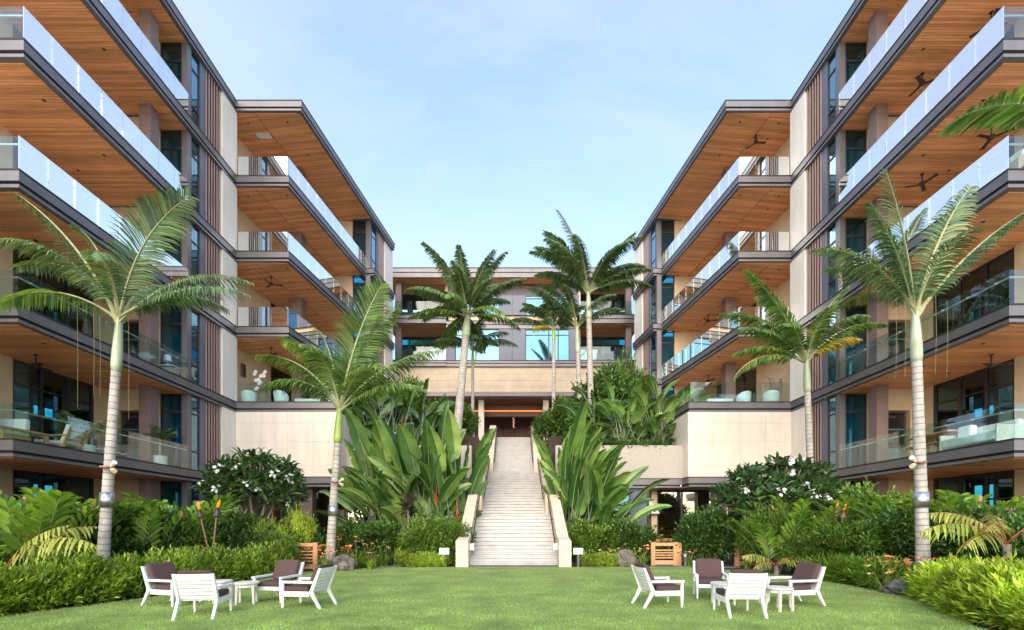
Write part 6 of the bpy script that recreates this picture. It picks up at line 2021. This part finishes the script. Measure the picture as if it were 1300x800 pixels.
# left: woven sofa on the third wing balcony, planter box on the top one
box_thing('sofa', 'pale woven sofa on the third-storey left wing balcony', 'sofa', [('base', 'weathered', [(-1.0, 1.0, -0.4, 0.4, 0.05, 0.42)], 0.03), ('backrest', 'weathered', [(-1.0, 1.0, -0.48, -0.41, 0.05, 0.78)], 0.02), ('arm', 'weathered', [(0.9, 1.0, -0.4, 0.4, 0.421, 0.62)], 0.02), ('cushion', 'white_fabric', [(-0.9, 0.88, -0.38, 0.38, 0.421, 0.56)], 0.04)], (at(328, 27.0), 27.0, FZ[3] + 0.01))
box_thing('planter_box', 'grey planter box on the top-storey left wing balcony', 'planter', [('box', 'grey', [(-0.6, 0.6, -0.4, 0.4, 0, 0.62)], 0.01), ('rim', 'steel', [(-0.62, 0.62, -0.42, 0.42, 0.621, 0.66)], 0)], (at(311, 27.3), 27.3, FZ[5] + 0.01))

zE = FZ[1] + 0.01


def lounge_chair(x, y, z, rz, lab):
    r = empty('lounge_chair', (x, y, z), rz, lab, 'lounge chair', scale=0.88)
    for sx in (-0.36, 0.36):
        b = MB()
        b.bar((sx, -0.75, 0.02), (sx, -0.62, 0.36), 0.05, 0.06); b.bar((sx, -0.9, 0.30), (sx, 0.55, 0.16), 0.05, 0.06); b.bar((sx, 0.35, 0.02), (sx, 0.85, 0.98), 0.05, 0.07)
        b.build('side_frame', M['teak'], r, world=False)
        MB().bar((sx, -0.45, 0.60), (sx, 0.62, 0.58), 0.07, 0.035).bar((sx, -0.42, 0.28), (sx, -0.42, 0.60), 0.04, 0.05).build('arm', M['teak'], r, world=False)
    for k in range(5):
        MB().bar((-0.36, 0.45 + k * 0.09, 0.25 + k * 0.17), (0.36, 0.45 + k * 0.09, 0.25 + k * 0.17), 0.03, 0.06).build('slat', M['teak'], r, world=False)
    MB().hexa([(-0.33, -0.95, 0.32), (0.33, -0.95, 0.32), (0.33, 0.42, 0.22), (-0.33, 0.42, 0.22)], [(-0.33, -0.95, 0.46), (0.33, -0.95, 0.46), (0.33, 0.42, 0.36), (-0.33, 0.42, 0.36)]).build('seat_cushion', M['white_fabric'], r, world=False, bevel=0.03)
    MB().hexa([(-0.33, 0.24, 0.365), (0.33, 0.24, 0.365), (0.33, 0.40, 0.30), (-0.33, 0.40, 0.30)], [(-0.33, 0.55, 1.02), (0.33, 0.55, 1.02), (0.33, 0.72, 0.98), (-0.33, 0.72, 0.98)]).build('back_cushion', M['white_fabric'], r, world=False, bevel=0.03)
    return r


def uv(px, u):                                    # point on a line parallel to the facade (u from the court's axis)
    s = -1 if px < CX else 1
    k = (px - CX) / F
    v = s * u / (k - s * 0.00814)
    return (s * (u + 0.00814 * v), v)


x, y = uv(80, 15.75)
lounge_chair(x, y, zE, R(-98), 'teak lounge chair with white cushions on the second-storey left balcony')
x, y = uv(20, 15.9)
box_thing('coffee_table', 'long low teak coffee table on the second-storey left balcony', 'table', [('top', 'teak', [(-0.4, 0.4, -0.85, 0.85, 0.40, 0.46)], 0.01)] + [('leg', 'teak', [(sx - 0.03, sx + 0.03, sy - 0.04, sy + 0.04, 0, 0.399)], 0) for sx in (-0.33, 0.33) for sy in (-0.7, 0.7)], (x, y, zE))
x, y = uv(2, 16.2)
box_thing('sofa', 'white sofa at the far left of the second-storey left balcony', 'sofa', [('base', 'teak', [(-0.8, 0.5, -0.45, 0.45, 0.08, 0.28)], 0.01), ('cushion', 'white_fabric', [(-0.78, 0.48, -0.43, 0.43, 0.281, 0.48)], 0.05), ('backrest', 'white_fabric', [(-0.8, 0.5, 0.25, 0.44, 0.481, 0.85)], 0.05)], (x, y, zE))
for px, u, h, lab in ((109, 16.2, 1.0, 'tall potted palm in a pale pot behind the lounge chair'), (203, 15.5, 0.8, 'potted palm in a white pot at the corner of the left balcony')):
    x, y = uv(px, u)
    r = empty('potted_palm', (x, y, zE), 0, lab, 'potted plant', 'potted palms on the left balcony')
    MB().lathe([(0.20, 0), (0.26, 0.02), (0.28, 0.45), (0.25, 0.46), (0.24, 0.42), (0.0, 0.41)], 18).build('pot', M['pot'] if px < 150 else M['white_gloss'], r, world=False)
    for k in range(11):
        link('frond', frond_mesh(1.35 * h * rng.uniform(0.8, 1.1), R(rng.uniform(62, 84)), R(rng.uniform(50, 95)), 0.34, 900 + k + px, M['palm_light'] if px < 150 else M['palm'], 18, 0.035), r, (0, 0, 0.40 + (0.5 if px > 150 else 0.2)), (0, 0, k * 2.4), 1.0)
    MB().path([(0, 0, 0.38), (0.01, 0, 0.95)], [0.04, 0.03], 6).build('stem', M['trunk'], r, world=False)
for px, u, rz, lab in ((128, 16.6, 1.9, 'teak dining chair beside the tall potted palm'), (141, 16.9, 1.2, 'teak dining chair behind the banded palm trunk'), (150, 16.9, -1.7, 'grey-cushioned teak dining chair just right of the banded palm trunk')):
    x, y = uv(px, u)
    box_thing('dining_chair', lab, 'chair', [('leg', 'teak', [(sx - 0.02, sx + 0.02, sy - 0.02, sy + 0.02, 0, 0.44 if sy < 0 else 0.92)], 0) for sx in (-0.22, 0.22) for sy in (-0.22, 0.22)] + [('seat', 'white_fabric', [(-0.24, 0.24, -0.24, 0.24, 0.441, 0.50)], 0.02), ('backrest', 'grill', [(-0.2, 0.2, 0.20, 0.25, 0.58, 0.90)], 0.02)], (x, y, zE), rz, 'dining chairs on the left balcony')
# right balcony of the same storey: desk-like table, stool, white sofa
x, y = uv(1190, 16.1)
box_thing('console_table', 'wooden console table with broad top on the second-storey right balcony', 'table', [('top', 'gate_wood', [(-0.5, 0.45, -1.0, 0.9, 0.80, 0.87)], 0.01), ('panel', 'teak', [(-0.4, 0.4, -0.75, -0.68, 0, 0.799)], 0), ('panel', 'teak', [(-0.4, 0.4, 0.5, 0.57, 0, 0.799)], 0)], (x, y, zE))
x, y = uv(1172, 15.6)
box_thing('low_table', 'low wooden table before the console on the second-storey right balcony', 'table', [('top', 'gate_wood', [(-0.35, 0.35, -0.9, 0.8, 0.40, 0.45)], 0.01)] + [('leg', 'teak', [(sx - 0.04, sx + 0.04, sy - 0.04, sy + 0.04, 0, 0.399)], 0) for sx in (-0.25, 0.25) for sy in (-0.7, 0.6)], (x, y, zE))
x, y = uv(1245, 15.75)
box_thing('sofa', 'white sofa with loose pillows on the second-storey right balcony', 'sofa', [('frame', 'weathered', [(-0.5, 0.5, -1.05, -0.98, 0, 0.62), (-0.5, 0.5, 0.98, 1.05, 0, 0.62)], 0.01), ('seat_cushion', 'white_fabric', [(-0.48, 0.48, -0.97, 0.97, 0.16, 0.45)], 0.05), ('backrest', 'white_fabric', [(0.28, 0.48, -0.97, 0.97, 0.451, 0.82)], 0.06), ('pillow', 'white_fabric', [(0.0, 0.26, 0.35, 0.9, 0.451, 0.9)], 0.08)], (x, y, zE))
x, y = uv(1284, 15.7)
box_thing('sofa', 'white wicker sofa on the fourth-storey right balcony', 'sofa', [('base', 'weathered', [(-0.5, 0.5, -1.0, 1.0, 0.05, 0.45)], 0.02), ('backrest', 'white_fabric', [(0.25, 0.45, -1.0, 1.0, 0.451, 0.9)], 0.06), ('cushion', 'white_fabric', [(-0.4, 0.24, -0.8, -0.2, 0.451, 0.72)], 0.07), ('pillow', 'white_fabric', [(-0.45, 0.2, 0.2, 0.9, 0.451, 0.66)], 0.06)], (x, y, FZ[3] + 0.01))
# kitchen niches: hood and grill
for side, word in ((-1, 'left'), (1, 'right')):
    for lv in (1, 2):
        xx = side * (16.98 + 0.00814 * 22.1)
        r = empty('outdoor_grill', (xx, 22.12, FZ[lv] + 0.01), 0, f'steel outdoor grill in the kitchen niche, {ORD[lv]} storey of the {word} near block', 'grill', 'outdoor grills in the kitchen niches')
        MB().box(-0.5, 0.5, -0.22, 0.25, 0, 0.88).build('cabinet', M['grill'], r, world=False, bevel=0.01)
        MB().box(-0.38, 0.38, -0.25, 0.22, 0.881, 1.15).build('lid', M['black'], r, world=False, bevel=0.06)
        for q in (-0.2, 0.2):
            MB().box(q - 0.03, q + 0.03, -0.25, -0.221, 0.72, 0.78).build('knob', M['steel'], r, world=False)
        h = empty('range_hood', (xx, 22.12, FZ[lv] + 1.75), 0, f'black tapered hood over the grill, {ORD[lv]} storey of the {word} near block', 'hood', 'hoods over the outdoor grills')
        MB().hexa([(-0.56, -0.30, 0), (0.5, -0.30, 0), (0.5, 0.28, 0), (-0.56, 0.28, 0)], [(-0.3, -0.05, 0.55), (0.3, -0.05, 0.55), (0.3, 0.28, 0.55), (-0.3, 0.28, 0.55)]).build('canopy', M['black'], h, world=False)
        MB().box(-0.55, 0.49, -0.29, 0.27, -0.06, -0.001).build('rim', M['grill'], h, world=False)
# lamp on a small table, third storey left
x, y = uv(213, 15.75)
r = empty('table_lamp', (x, y + 0.0, FZ[2] + 0.66), 0, 'small table lamp on the white side table of the third-storey left balcony', 'lamp')
MB().lathe([(0.10, 0), (0.10, 0.02), (0.03, 0.04), (0.025, 0.22)], 10).build('stand', M['steel'], r, world=False)
MB().lathe([(0.17, 0.221), (0.13, 0.50)], 14).build('lamp_shade', M['white_fabric'], r, world=False)
box_thing('side_table', 'white side table on the third-storey left balcony', 'table', [('top', 'white_gloss', [(-0.4, 0.4, -0.25, 0.25, 0.60, 0.645)], 0.01), ('body', 'blue_fabric', [(-0.32, 0.32, -0.2, 0.2, 0, 0.599)], 0)], (x, y, FZ[2] + 0.01))
# lobby pendant
r = empty('pendant_light', (0.0, 47.0, 13.05), 0, 'string of glowing glass beads hanging in the lobby', 'pendant light')
MB().path([(0, 0, 0.0), (0, 0, -1.9)], [0.01, 0.01], 5).build('cord', M['black'], r, world=False)
bm_ = MB().lathe([(0.0, -0.06), (0.05, -0.035), (0.06, 0.0), (0.05, 0.035), (0.0, 0.06)], 10).mesh('bead', M['bulb'])
for k in range(9):
    link('bead', bm_, r, (0.06 * math.cos(k * 2.4), 0.06 * math.sin(k * 2.4), -0.95 - k * 0.125))
# little spotlights strapped to the trunks
for px, v, y, sgn, lab in ((143, 12.1, 593, 1, 'pale double spotlight strapped to the banded palm trunk'), (1160, 12.2, 587, -1, 'pale double spotlight strapped to the smooth palm trunk'), (431, 17.9, 612, 1, 'pale spotlight strapped to the leaning palm trunk')):
    r = empty('spotlight', (at(px, v), v - 0.06, pz(y, v)), 0, lab, 'spotlight', 'spotlights strapped to palm trunks')
    for q in (0, 1):
        MB().path([(0, 0, -0.06 * q), (sgn * 0.09, -0.04, 0.06 - 0.14 * q), (sgn * 0.17, -0.09, 0.10 - 0.22 * q)], [0.02, 0.045, 0.06], 9).build('lamp_head', M['cream'] if q == 0 else M['beige'], r, world=False)
    MB().lathe([(0.16, -0.02), (0.16, 0.02)], 14, (-sgn * 0.14, 0.06)).build('strap', M['copper'], r, world=False)
